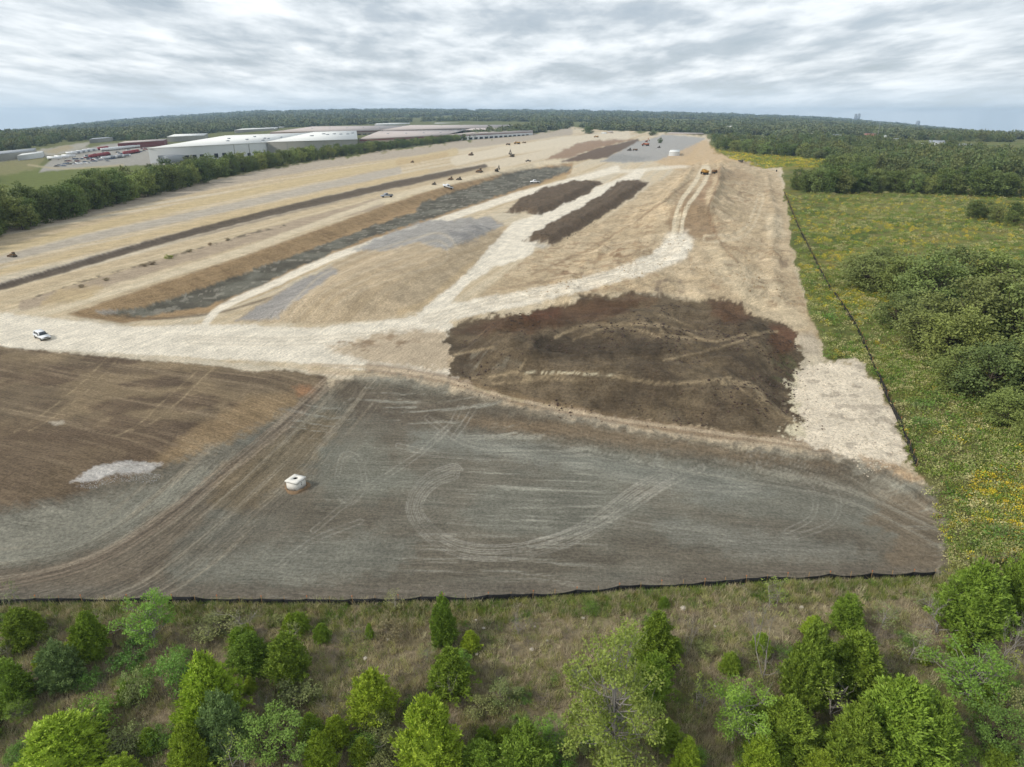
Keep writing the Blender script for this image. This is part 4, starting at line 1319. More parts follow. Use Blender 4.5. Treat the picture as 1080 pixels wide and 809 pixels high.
FG = "plants on the slope in front of the black fence"
fore = [
    # kind, u, base v, width px, height px, label, category
    ("juniper", 27, 679, 35, 43, "small green juniper just below the fence at the far left", "tree"),
    ("juniper", 99, 692, 34, 52, "upright green juniper below the fence, second from the left edge", "tree"),
    ("bush_brown", 120, 670, 20, 26, "small dull brown shrub touching the upright juniper by the fence", "shrub"),
    ("juniper_grey", 66, 722, 40, 50, "soft pale green juniper between the two upright junipers at left", "tree"),
    ("juniper_dark", 14, 742, 44, 52, "dark juniper cut by the left edge of the picture", "tree"),
    ("sapling_bright", 24, 760, 28, 32, "little yellow green sapling beneath the dark juniper at the left edge", "tree"),
    ("sapling_bright", 162, 682, 54, 74, "feathery bright green sapling reaching above the black fence", "tree"),
    ("bush_mid", 141, 699, 44, 32, "green shrub at the foot of the feathery sapling, on its left", "shrub"),
    ("bush_mid", 182, 729, 46, 50, "dense dark green shrub right below the feathery sapling", "shrub"),
    ("bush_olive", 146, 742, 30, 46, "greyish shrub below the feathery sapling's shrubs", "shrub"),
    ("juniper_yellow", 73, 814, 82, 70, "broad round yellow green juniper at the bottom left", "tree"),
    ("bush_bright", 104, 766, 44, 44, "light green shrub above the broad round juniper", "shrub"),
    ("bush_olive", 133, 792, 44, 36, "grey green shrub right of the broad round juniper", "shrub"),
    ("bush_mid", 174, 786, 26, 30, "small clear green shrub left of the big conical juniper", "shrub"),
    ("juniper_yellow", 227, 767, 66, 84, "big conical yellow green juniper in the left foreground", "tree"),
    ("juniper_grey", 238, 792, 44, 64, "blue green juniper standing in front of the big conical one", "tree"),
    ("juniper_yellow", 203, 816, 40, 56, "narrow bright juniper at the bottom, left of the pale sapling", "tree"),
    ("thin_yellow", 253, 820, 36, 62, "pale yellowish sapling at the bottom between two junipers", "tree"),
    ("juniper_yellow", 126, 828, 40, 34, "juniper top showing at the bottom edge beside the broad round one", "tree"),
    ("bush_olive", 228, 664, 46, 26, "olive shrub close to the fence below the bare white branches", "shrub"),
    ("juniper_dark", 265, 702, 44, 44, "dark juniper, left one of the touching pair below the fence", "tree"),
    ("juniper", 306, 713, 42, 50, "green juniper, right one of the touching pair below the fence", "tree"),
    ("juniper", 340, 675, 18, 22, "tiny lone juniper on the bare slope near the fence", "tree"),
    ("juniper", 390, 672, 9, 17, "tiniest green juniper seedling on the bare slope", "tree"),
    ("bush_brown", 413, 671, 28, 25, "dark grey brown shrub against the fence", "shrub"),
    ("juniper_dark", 468, 678, 27, 54, "narrow tall juniper rising to the fence near the middle", "tree"),
    ("juniper", 475, 728, 46, 52, "round juniper with a dead grey limb in front, below the tall narrow one", "tree"),
    ("juniper_yellow", 394, 760, 44, 56, "bright conical juniper left of the largest middle juniper", "tree"),
    ("bush_olive", 401, 776, 34, 34, "grey olive shrub in front of the bright conical juniper", "shrub"),
    ("bush_mid", 433, 752, 18, 24, "small green shrub between two bright junipers", "shrub"),
    ("juniper_yellow", 453, 818, 60, 84, "large bright juniper at the bottom, left of the middle", "tree"),
    ("sapling_mid", 292, 806, 70, 72, "leafy green sapling at the bottom left of the small bright juniper", "tree"),
    ("bush_olive", 316, 742, 52, 36, "low olive shrub under the touching pair of junipers", "shrub"),
    ("juniper_yellow", 341, 818, 32, 48, "small bright juniper at the bottom between sapling and large juniper", "tree"),
    ("juniper", 508, 818, 50, 44, "green juniper at the bottom right of the large bright one", "tree"),
    ("juniper_dark", 553, 820, 60, 66, "dark wide juniper at the bottom left of the tall yellow sapling", "tree"),
    ("sapling_bright", 578, 790, 38, 44, "light green sapling leaning on the dark wide juniper", "tree"),
    ("tall_yellow", 640, 808, 84, 172, "tall yellow green sapling, the highest plant of the slope", "tree"),
    ("juniper", 690, 697, 44, 58, "upper one of two stacked junipers right of the tall sapling", "tree"),
    ("juniper_dark", 687, 742, 38, 58, "lower one of two stacked junipers right of the tall sapling", "tree"),
    ("juniper", 702, 784, 32, 30, "small round juniper below the two stacked junipers", "tree"),
    ("juniper_yellow", 722, 818, 30, 44, "small pointed juniper at the bottom below the small round one", "tree"),
    ("bush_bright", 590, 822, 40, 40, "light green shrub at the bottom under the tall sapling", "shrub"),
    ("bush_olive", 533, 742, 32, 32, "pale grey shrub alone on the bare middle slope", "shrub"),
    ("thin_yellow", 738, 752, 30, 52, "thin yellowish sapling left of the broad green one", "tree"),
    ("sapling_bright", 774, 784, 64, 88, "broad bright green sapling right of the middle", "tree"),
    ("juniper_dark", 848, 738, 50, 86, "tall dark juniper behind the juniper thicket at right", "tree"),
    ("juniper", 898, 722, 64, 66, "olive topped juniper behind the pale sapling at right", "tree"),
    ("thin_yellow", 880, 754, 48, 62, "pale yellow sapling in front of the tall dark juniper", "tree"),
    ("juniper", 938, 800, 84, 92, "widest juniper, tall middle of the spreading mass in the right foreground", "tree"),
    ("juniper", 897, 810, 64, 76, "juniper forming the left flank of the widest one", "tree"),
    ("juniper_dark", 974, 808, 52, 74, "juniper forming the right flank of the widest one", "tree"),
    ("juniper", 824, 790, 62, 62, "green juniper left of the widest one", "tree"),
    ("juniper_yellow", 800, 820, 42, 52, "bright juniper at the bottom below the broad green sapling", "tree"),
    ("juniper_dark", 890, 664, 32, 42, "small dark juniper near the fence above the olive topped one", "tree"),
    ("dead", 806, 716, 40, 84, "bare pale tree standing left of the tall dark juniper", "tree"),
    ("thin_olive", 928, 662, 34, 40, "pale thin sapling near the fence at right", "tree"),
    ("dead", 988, 668, 46, 62, "bare white branching shrub in front of the large fence end juniper", "shrub"),
    ("juniper_dark", 1020, 664, 64, 80, "large dark juniper at the right end of the black fence", "tree"),
    ("juniper_dark", 1068, 654, 44, 88, "dark juniper cut by the right edge of the picture", "tree"),
    ("sapling_bright", 1016, 738, 76, 76, "round bright green sapling at the right edge below the large juniper", "tree"),
    ("sapling_mid", 1044, 798, 58, 70, "leafy sapling near the bottom right corner", "tree"),
    ("thin_yellow", 1062, 712, 28, 38, "small yellowish sapling right of the round bright one", "tree"),
    ("thin_olive", 962, 700, 44, 52, "half bare olive sapling between thicket and round bright sapling", "tree"),
    ("juniper_yellow", 864, 824, 44, 38, "juniper top at the bottom under the widest one", "tree"),
    ("dead", 262, 662, 34, 40, "bare white branches against the fence above the dark juniper", "shrub"),
    ("dead", 547, 668, 22, 40, "spindly bare sapling at the fence left of the tall yellow one", "tree"),
    ("dead", 722, 694, 18, 56, "spindly bare sapling right of the stacked junipers", "tree"),
    ("dead", 476, 742, 14, 44, "dead grey limb in front of the round juniper", "branch"),
    ("dead", 40, 720, 22, 36, "bare grey twigs above the dark left edge juniper", "shrub"),
    ("thin_yellow", 815, 640, 30, 44, "thin yellow green sapling rising over the fence at right", "tree"),
    ("thin_olive", 418, 640, 26, 24, "thin olive sapling rising over the fence left of the middle", "tree"),
    ("thin_olive", 14, 640, 20, 40, "thin sapling over the fence at the left edge", "tree"),
    ("juniper_dark", 700, 640, 12, 14, "tiny dark juniper right under the fence above the stacked pair", "tree"),
    ("bush_mid", 620, 642, 22, 14, "low green shrub under the fence above the tall sapling", "shrub"),
    ("thin_olive", 975, 642, 34, 30, "half bare sapling under the right end of the fence", "tree"),
    ("bush_olive", 1066, 760, 40, 44, "dull shrub at the right edge between two saplings", "shrub"),
    ("dead", 1052, 700, 34, 60, "bare forked trunk at the right edge", "tree"),
    ("bush_olive", 1075, 812, 44, 40, "dull shrub in the bottom right corner", "shrub"),
    ("bush_bright", 975, 738, 22, 24, "small bright shrub right of the widest juniper's top", "shrub"),
]
for i, (k, u_, v_, w_, h_, lab, cat) in enumerate(fore):
    plant(k, u_, v_, w_, h_, lab, cat, FG, var=i % 3)
for i in range(120):
    u_, v_ = random.uniform(-40, 1120), random.uniform(648, 830)
    plant("twiggy", u_, v_, random.uniform(16, 34), random.uniform(12, 26), "low leafless brown scrub scattered over the dry slope", "shrub", "leafless scrub on the dry slope", var=i % 3)


EXTRA = [("juniper", "small green juniper half hidden among the larger foreground plants"), ("juniper_yellow", "small bright juniper half hidden among the larger foreground plants"),
         ("bush_mid", "low green shrub filling a gap between the foreground junipers"), ("bush_olive", "low olive shrub filling a gap between the foreground junipers"),
         ("bush_bright", "low light green shrub filling a gap between the foreground junipers"), ("thin_olive", "thin half bare sapling among the foreground junipers"), ("dead", "slender bare grey sapling among the foreground junipers")]
for i in range(135):
    k, lab = EXTRA[(i * 5 + i // 7) % 7]
    for _ in range(20):
        u_, v_ = random.uniform(-20, 1100), random.uniform(656, 826)
        dens = 0.35 + 0.65 * float(fbm(np.array([u_ / 70]), np.array([v_ / 40]), 123, 2)[0] > 0.47)
        if 320 < u_ < 450 and v_ < 725 or 500 < u_ < 600 and v_ < 720:
            dens *= 0.15
        if random.random() < dens:
            break
    s_ = (0.7 + 0.5 * random.random()) * (0.75 + 0.35 * (v_ - 650) / 170)
    w_, h_ = {"j": (24, 28), "b": (28, 22), "t": (22, 32), "d": (20, 34)}[k[0]]
    plant(k, u_, v_, w_ * s_, h_ * s_, lab, "shrub" if k[0] == "b" else "tree", "small plants between the foreground junipers", var=i % 3)


# ------------------------------------------------------------------ tree belts: every tree its own object
def belt(kind, line, rows_, step_m, h_m, label, group, seed, jitter=2.5, back=(0.0, 9.0), w_fac=0.74, hvar=0.22):
    rng = random.Random(seed)
    pts = spline(line, 8)
    wp = np.array([[G(a, b).x, G(a, b).y] for a, b in pts])
    seg = np.linalg.norm(np.diff(wp, axis=0), axis=1)
    tot = np.concatenate([[0], np.cumsum(seg)])
    s = 0.0
    n = 0
    while s < tot[-1]:
        x, y = np.interp(s, tot, wp[:, 0]), np.interp(s, tot, wp[:, 1])
        k = min(np.searchsorted(tot, s, "right"), len(wp) - 1)
        d = (wp[k] - wp[k - 1]) / (seg[k - 1] + 1e-9)
        nrm = np.array([-d[1], d[0]])
        if nrm[1] < 0 or (abs(nrm[1]) < 0.3 and nrm[0] * (1 if x > 0 else -1) < 0):
            nrm = -nrm
        st = step_m * (1 + 0.0011 * max(0, y - 400))
        for r in range(rows_):
            off = back[0] + r * back[1] + rng.uniform(-jitter, jitter)
            px, py = x + nrm[0] * off + rng.uniform(-jitter, jitter), y + nrm[1] * off
            hh = (h_m if not isinstance(h_m, tuple) else float(np.interp(y, h_m[0], h_m[1]))) * (1 + rng.uniform(-hvar, hvar))
            ks = kind[rng.randrange(len(kind))]
            src, (H, R) = proto((ks, rng.randrange(3)))
            sz = hh / H
            sx = hh * w_fac * 0.5 / R * rng.uniform(0.85, 1.25) * (1 + 0.0004 * max(0, y - 400))
            z = float(height(np.array([px]), np.array([py]))[0])
            u_, _ = project(px, py, z)
            lab = label if isinstance(label, str) else next(t for lim, t in label if u_ < lim)
            copy_tree(src, (px, py, z - 0.3), rng.random() * 6.28, (sx, sx, sz), label=lab + (", front" if r == 0 else ", behind"), cat="tree", group=group)
            n += 1
        s += st * rng.uniform(0.75, 1.25)
    return n


belt(["tree_hedge", "tree_hedge", "tree_hedge_light"], [(-170, 292), (-60, 258), (0, 242), (60, 227), (130, 209), (210, 191), (300, 174), (400, 159), (480, 149), (548, 141.5)], 2, 10.5, ([250, 400, 700, 1100, 1800], [19.5, 18, 15, 12.5, 11.5]),
     [(60, "tall leafy tree of the long belt at the left edge of the picture"), (150, "leafy tree of the long belt below the truck yard"), (270, "leafy tree of the long belt below the warehouse dock doors"),
      (385, "leafy tree of the long belt below the tan walled warehouse wing"), (470, "leafy tree of the long belt below the docked trailers"), (2000, "leafy tree of the long belt below the far brown hall")], "trees in the long belt left of the site", 5)
belt(["tree_grove", "tree_hedge"], [(836, 200), (870, 204), (930, 203), (1000, 205), (1080, 209), (1190, 216)], 3, 9.5, 16,
     [(900, "leafy tree at the left end of the straight belt behind the meadow"), (990, "leafy tree in the middle of the straight belt behind the meadow"), (2000, "leafy tree at the right end of the straight belt behind the meadow")], "trees in the belt behind the meadow", 6, back=(0, 13))
belt(["tree_grove", "tree_hedge"], [(756, 157), (800, 163), (860, 167), (905, 171)], 2, 20, 17,
     "leafy tree in the dark clump beyond the far strip of meadow", "trees beyond the far meadow strip", 8, back=(0, 20))
belt(["tree_grove", "tree_hedge_light", "tree_hedge"], [(870, 183), (905, 185), (935, 178), (990, 180), (1080, 186), (1170, 192)], 2, 20, 15,
     [(960, "leafy tree in the left part of the loose wood behind the straight belt"), (2000, "leafy tree in the right part of the loose wood behind the straight belt")], "trees in the loose wood at right", 9, back=(0, 22))
belt(["tree_hedge", "tree_grove"], [(1026, 231), (1060, 236), (1100, 244), (1150, 250)], 2, 10, 10,
     "dark tree in the small copse at the right edge of the meadow", "trees in the meadow copse", 10, back=(0, 9))
THICKET = ['leftmost small tree of the thicket top row', "tall tree second along the thicket's upper edge", 'broad tree in the upper middle of the thicket', "rounded tree behind the thicket's middle", "large tree at the thicket's upper right", "low tree on the thicket's fence side below the top row", 'fence side tree halfway down the thicket',
           'broad fence side tree where the thicket widens',
           'tallest tree in the heart of the thicket', "tall tree at the picture edge in the thicket's heart", 'fence side tree low in the thicket',
           'wide tree low in the thicket',
           'tall tree low in the thicket at the picture edge',
           'lowest small tree of the thicket by the mown verge', "tree at the thicket's lower right, cut by the picture edge", 'tree behind the thicket beyond the right picture edge', "tree of the thicket's upper part beyond the right edge", "smallest bushy tree at the thicket's upper left tip", "small tree next to the thicket's upper left tip", 'lowest tree at the right edge under the thicket']
for i, (u_, v_, w_, h_) in enumerate([(918, 306, 48, 40), (950, 318, 46, 52), (976, 330, 58, 66), (1010, 322, 60, 62), (1052, 330, 66, 70), (948, 345, 40, 40), (972, 366, 52, 58), (1000, 384, 60, 68), (1030, 372, 70, 84), (1072, 380, 70, 84),
                                       (1012, 412, 52, 52), (1044, 424, 60, 66), (1080, 428, 66, 80), (1066, 452, 48, 50), (1110, 462, 60, 70), (1130, 400, 80, 90), (1120, 340, 70, 70), (905, 296, 34, 30), (934, 296, 40, 36), (1090, 470, 40, 44)]):
    plant(("copse_grove", "copse_hedge_light", "copse_grove")[i % 3], u_, v_, w_ * 1.15, h_ * 1.3, THICKET[i], "tree", "trees in the thicket right of the fence", var=i % 3, sink=0.4)
plant("tree_hedge", 158, 184, 9, 14, "lone dark tree on the green lawn in front of the white warehouse", "tree")
plant("tree_hedge", 621, 141, 13, 9, "lone rounded tree at the far end of the site", "tree")
plant("tree_hedge", 696, 151, 5, 7, "small lone green tree on the far grey pad", "tree")
plant("tree_hedge", 688, 143, 8, 6, "dark tree behind the far grey pad", "tree")
plant("bush_yellow", 178, 273, 9, 7, "yellow green bush among the weeds above the basin", "shrub")
for i, (u_, v_, w_) in enumerate([(160, 279, 9), (152, 281, 7), (112, 296, 7), (200, 266, 6), (86, 303, 6), (222, 259, 5), (240, 254, 5)]):
    plant("bush_brown", u_, v_, w_, 4.5, "dark weed clump in the rubbly line above the basin", "shrub", "weed clumps above the basin", var=i % 3, sink=0.05)


# ------------------------------------------------------------------ stuff: grass, flowers, far woods
def scatter_group():
    ng = bpy.data.node_groups.new("scatter", "GeometryNodeTree")
    ng.interface.new_socket("Geometry", in_out="INPUT", socket_type="NodeSocketGeometry")
    ng.interface.new_socket("Collection", in_out="INPUT", socket_type="NodeSocketCollection")
    ng.interface.new_socket("Geometry", in_out="OUTPUT", socket_type="NodeSocketGeometry")
    N, L = ng.nodes, ng.links
    gi, go = N.new("NodeGroupInput"), N.new("NodeGroupOutput")
    ci = N.new("GeometryNodeCollectionInfo")
    ci.inputs["Separate Children"].default_value = True
    ci.inputs["Reset Children"].default_value = True
    ip = N.new("GeometryNodeInstanceOnPoints")
    ip.inputs["Pick Instance"].default_value = True

    def att(nm, ty):
        a = N.new("GeometryNodeInputNamedAttribute")
        a.data_type = ty
        a.inputs["Name"].default_value = nm
        return a.outputs["Attribute"]
    L.new(gi.outputs["Geometry"], ip.inputs["Points"])
    L.new(gi.outputs["Collection"], ci.inputs["Collection"])
    L.new(ci.outputs[0], ip.inputs["Instance"])
    L.new(att("pick", "INT"), ip.inputs["Instance Index"])
    L.new(att("turn", "FLOAT_VECTOR"), ip.inputs["Rotation"])
    L.new(att("size", "FLOAT_VECTOR"), ip.inputs["Scale"])
    L.new(ip.outputs[0], go.inputs[0])
    return ng


SCATTER = scatter_group()


def scatter(name, meshes, pts, size, label=None, cat=None):
    n = len(pts)
    col = bpy.data.collections.new(name + "_kinds")
    for me in meshes:
        col.objects.link(bpy.data.objects.new(me.name, me))
    me = bpy.data.meshes.new(name)
    me.vertices.add(n)
    me.vertices.foreach_set("co", np.asarray(pts, np.float32).ravel())
    a = me.attributes.new("pick", "INT", "POINT")
    a.data.foreach_set("value", RNG.integers(0, len(meshes), n).astype(np.int32))
    a = me.attributes.new("turn", "FLOAT_VECTOR", "POINT")
    t = np.zeros((n, 3), np.float32)
    t[:, 2] = RNG.random(n) * 6.28
    a.data.foreach_set("vector", t.ravel())
    a = me.attributes.new("size", "FLOAT_VECTOR", "POINT")
    a.data.foreach_set("vector", np.asarray(size, np.float32).ravel())
    o = obj(name, me)
    md = o.modifiers.new("scatter", "NODES")
    md.node_group = SCATTER
    md["Socket_1"] = col
    tag(o, label, cat, kind="stuff")
    return o


def tuft(seed, mat, n=26, h=0.55, spread=0.35, wid=0.018, lean=0.35):
    rng = np.random.default_rng(seed)
    v = []
    for _ in range(n):
        a, r = rng.random() * 6.28, spread * math.sqrt(rng.random())
        p = np.array([r * math.cos(a), r * math.sin(a), -0.03])
        hh = h * (0.5 + 0.7 * rng.random())
        d = np.append(rng.normal(0, lean, 2), 1.0) * hh
        s = np.append(rng.normal(0, 1, 2), 0)
        s = s / np.linalg.norm(s) * wid
        v += [p - s, p + s, p + d * 0.55 + s * 0.8, p + d]
    return quads_mesh("tuft", np.array(v), mat)


def forb(seed, mat, n=60, h=0.9, r=0.7, leaf=0.14):
    rng = np.random.default_rng(seed)
    p = rng.normal(0, 1, (n, 3))
    p = unit(p) * (rng.random(n) ** 0.4)[:, None]
    c = np.stack([p[:, 0] * r, p[:, 1] * r, h * (0.5 + 0.5 * p[:, 2])], 1)
    up = unit(p + rng.normal(0, 0.6, (n, 3)))
    nr = unit(rng.normal(0, 1, (n, 3)) + np.array([0, 0, 0.8]))
    ln = leaf * (0.6 + 0.8 * rng.random(n))
    return quads_mesh("forb", leaf_quads(c, nr, up, ln, ln * 0.6), mat)


DRY = [mat_leaf("dry_grass_%d" % i, c, 0.3, 0.015, 0.3, 0.7) for i, c in enumerate((S(176, 166, 136), S(160, 148, 124), S(166, 160, 112), S(140, 144, 88)))]
GREENS = [mat_leaf("weed_%d" % i, c, 0.35, 0.03, 0.25, 0.8) for i, c in enumerate((S(104, 122, 48), S(124, 128, 64), S(90, 112, 44)))]
YELLOW = mat_leaf("goldenrod_flower", S(176, 158, 48), 0.3, 0.015, 0.2, 0.8)


def strip_points(n, v0, v1, u0=-180, u1=1260):
    u_, v_ = RNG.uniform(u0, u1, n), v0 + (v1 - v0) * RNG.random(n)
    x, y = P(u_, v_, -4.0)
    return x, y


def build_slope_grass():
    n = 26000
    x, y = strip_points(n, 618, 850)
    crest = np.interp(x, _W["crest"][:, 0], _W["crest"][:, 1])
    keep = (y < crest - 0.5)
    d = fbm(x / 5, y / 5, 77, 3)
    keep &= RNG.random(n) < 0.25 + 1.4 * smooth(0.36, 0.6, d)
    x, y = x[keep], y[keep]
    z = height(x, y)
    s = RNG.uniform(0.5, 1.25, len(x))
    kinds = [tuft(i, DRY[i % 4], 30, 0.6, 0.4) for i in range(6)]
    scatter("dry_grass", kinds, np.stack([x, y, z], 1), np.stack([s, s, s * RNG.uniform(0.7, 1.3, len(x))], 1), "tall dry grass covering the slope below the fence", "grass")
    n = 9000
    x, y = strip_points(n, 606, 850)
    crest = np.interp(x, _W["crest"][:, 0], _W["crest"][:, 1])
    g = fbm(x / 6, y / 6, 91, 4)
    keep = (y < crest - 0.3) & ((RNG.random(n) < 0.5 * smooth(0.44, 0.6, g)) | ((y > crest - 1.8) & (RNG.random(n) < 0.75)))
    x, y = x[keep], y[keep]
    z = height(x, y)
    s = RNG.uniform(0.4, 1.0, len(x))
    kinds_f = [tuft(i + 20, (DRY + GREENS)[i % 7], 34, 0.75, 0.45, 0.02, 0.4) for i in range(7)]
    xf = RNG.uniform(_W["crest"][0, 0], _W["crest"][-1, 0], 3600)
    yf = np.interp(xf, _W["crest"][:, 0], _W["crest"][:, 1]) - 0.25 - 2.6 * RNG.random(3600) ** 1.6
    sf = RNG.uniform(0.4, 1.15, 3600)
    scatter("fence_grass", kinds_f, np.stack([xf, yf, height(xf, yf)], 1), np.stack([sf, sf, sf], 1), "ragged grass growing along the foot of the black fence", "grass")
    kinds = [forb(i + 40, GREENS[i % 3], 70, 0.8, 0.6, 0.13) for i in range(4)]
    scatter("green_weeds", kinds, np.stack([x, y, z], 1), np.stack([s, s, s], 1), "low green weeds between the junipers", "weeds")


build_slope_grass()

MEADOW_P = [(829, 205), (838, 262), (852, 322), (869, 362), (874, 379), (908, 379), (944, 425), (964, 490), (990, 525), (1006, 562), (1010, 606), (1300, 606), (1300, 206), (880, 203)]


def build_meadow():
    def pts(n, poly, bias=1.0):
        pl = np.array(poly, float)
        u_, v_ = RNG.uniform(pl[:, 0].min(), pl[:, 0].max(), n), RNG.uniform(pl[:, 1].min(), pl[:, 1].max(), n)
        k = poly_sd(u_, v_, pl) > 0
        x, y = P(u_[k], v_[k])
        return x, y
    x, y = pts(42000, MEADOW_P)
    d = fbm(x / 14, y / 14, 95, 4)
    k = RNG.random(len(x)) < 0.3 + 0.7 * smooth(0.36, 0.56, d)
    x, y = x[k], y[k]
    s = RNG.uniform(0.4, 1.4, len(x)) * (1 + 0.002 * y)
    scatter("meadow_weeds", [forb(i + 60, (GREENS + DRY[2:])[i % 5], 46, 0.55, 0.8, 0.20) for i in range(10)], np.stack([x, y, height(x, y)], 1), np.stack([s, s, s], 1), "rank green growth filling the meadow", "weeds")
    x, y = pts(24000, MEADOW_P)
    d = fbm(x / 9, y / 6, 52, 4) * 0.7 + 0.3 * fbm(x / 40, y / 40, 96, 3)
    dist = np.hypot(x, y)
    k = RNG.random(len(x)) < smooth(0.48, 0.57, d) * np.interp(dist, [80, 110, 160, 200, 260, 460], [0.12, 0.1, 0.10, 0.6, 1.0, 1.0])
    x, y = x[k], y[k]
    x2, y2 = pts(320, [(1024, 505), (1050, 490), (1100, 505), (1100, 580), (1045, 592), (1030, 560)])
    k2 = RNG.random(len(x2)) < smooth(0.42, 0.56, fbm(x2 / 4, y2 / 4, 97, 3))
    x, y = np.concatenate([x, x2[k2]]), np.concatenate([y, y2[k2]])
    s = RNG.uniform(0.45, 1.1, len(x)) * (1 + 0.0016 * np.hypot(x, y))
    scatter("goldenrod", [forb(i + 80, YELLOW, 40, 0.75, 0.6, 0.18) for i in range(3)], np.stack([x, y, height(x, y)], 1), np.stack([s, s, s], 1), "yellow flowering goldenrod in patches across the meadow", "flowers")
    x, y = pts(1500, MEADOW_P)
    k = RNG.random(len(x)) < smooth(0.5, 0.62, fbm(x / 10, y / 10, 98, 3))
    x, y = x[k], y[k]
    s = RNG.uniform(1.0, 2.6, len(x))
    scatter("meadow_bushes", [forb(i + 300, (LEAF["mid"], LEAF["hedge"], LEAF["olive"])[i % 3], 90, 0.8, 0.7, 0.17) for i in range(6)], np.stack([x, y, height(x, y)], 1), np.stack([s, s, s * 0.8], 1), "dark green weed clumps dotting the meadow", "weeds")
    x, y = pts(5000, [(756, 158), (772, 170), (806, 178), (838, 176), (868, 178), (900, 186), (940, 180), (925, 176), (870, 168), (800, 163)])
    s = RNG.uniform(2.0, 4.5, len(x))
    scatter("far_goldenrod", [forb(i + 80, m, 30, 0.5, 0.6, 0.24) for i, m in enumerate((YELLOW, GREENS[1], GREENS[0]))], np.stack([x, y, height(x, y)], 1), np.stack([s, s, s * 0.7], 1), "yellow flowering strip of far meadow", "flowers")


build_meadow()


def far_crown(seed, mat, K=16, M=20, H=11.0, R=7.0, leaf=3.0, clump=3.2):
    c, t = leafy_parts(seed, mat, BARK, H=H, R=R, base=-0.1, K=K, M=M, leaf=leaf, clump=clump, trunk_r=0.3, twig=False)
    return c


def build_far_wood():
    def clear(x, y):
        u_, v_ = project(x, y, height(x, y))
        # the wood keeps clear of the site, the yards, lawns and meadows
        CLEAR = [
            [(-400, 330), (0, 225), (120, 196), (300, 164), (400, 152), (480, 146), (560, 141), (604, 134.0), (640, 137.5), (700, 138.8), (745, 141), (756, 154), (800, 160), (875, 170), (935, 186), (1300, 200), (1300, 700), (-400, 700)],
            [(-30, 190), (-30, 162), (20, 158), (60, 152), (95, 148), (150, 150), (170, 146), (215, 141), (290, 135), (370, 132), (480, 127.5), (560, 128.5), (566, 135), (480, 146), (380, 156), (250, 172), (120, 196), (0, 225)],
            [(824, 142), (880, 143.5), (915, 143), (1020, 152), (1040, 158), (1000, 158), (900, 149), (826, 144)],
            [(600, 131.5), (720, 135.2), (725, 136.4), (600, 134)],
            [(905, 166), (945, 170), (935, 176), (900, 172)],
        ]
        keep = np.ones(len(x), bool)
        for c in CLEAR:
            keep &= poly_sd(u_, v_, np.array(c, float)) < 0
        gaps = fbm(x / 420, y / 900, 99, 3)
        return keep & ~((gaps > 0.555) & (y < 5500) & (y > 800))

    def field(n, y0, y1):
        y = 1.0 / RNG.uniform(1 / y1, 1 / y0, n)
        x = RNG.uniform(-1.15, 1.15, n) * (y * CP + CAM_H * SP)
        k = clear(x, y)
        return x[k], y[k]
    kinds = [far_crown(200 + i, LEAF["far"]) for i in range(5)]
    x, y = field(26000, 1500.0, 9400.0)
    s = np.interp(y, [500, 1200, 2500, 5000, 9500], [0.95, 1.15, 1.7, 3.4, 6.0]) * RNG.uniform(0.75, 1.3, len(x))
    sz = np.interp(y, [500, 1200, 2500, 5000, 9500], [1.15, 1.2, 1.3, 1.6, 1.9]) * RNG.uniform(0.7, 1.3, len(x))
    scatter("far_wood", kinds, np.stack([x, y, height(x, y) - 0.5], 1), np.stack([s, s, sz], 1), "dark green wood stretching to the horizon", "wood")
    kinds = [far_crown(240 + i, LEAF["wood"], 30, 34, 11.0, 5.6, 1.25, 2.0) for i in range(6)]
    x, y = field(15000, 520.0, 1500.0)
    s = RNG.uniform(0.7, 1.45, len(x))
    scatter("middle_wood", kinds, np.stack([x, y, height(x, y) - 0.5], 1), np.stack([s, s, s * RNG.uniform(0.9, 1.35, len(x))], 1), "closed woodland canopy between the belts and the far wood", "wood")


build_far_wood()


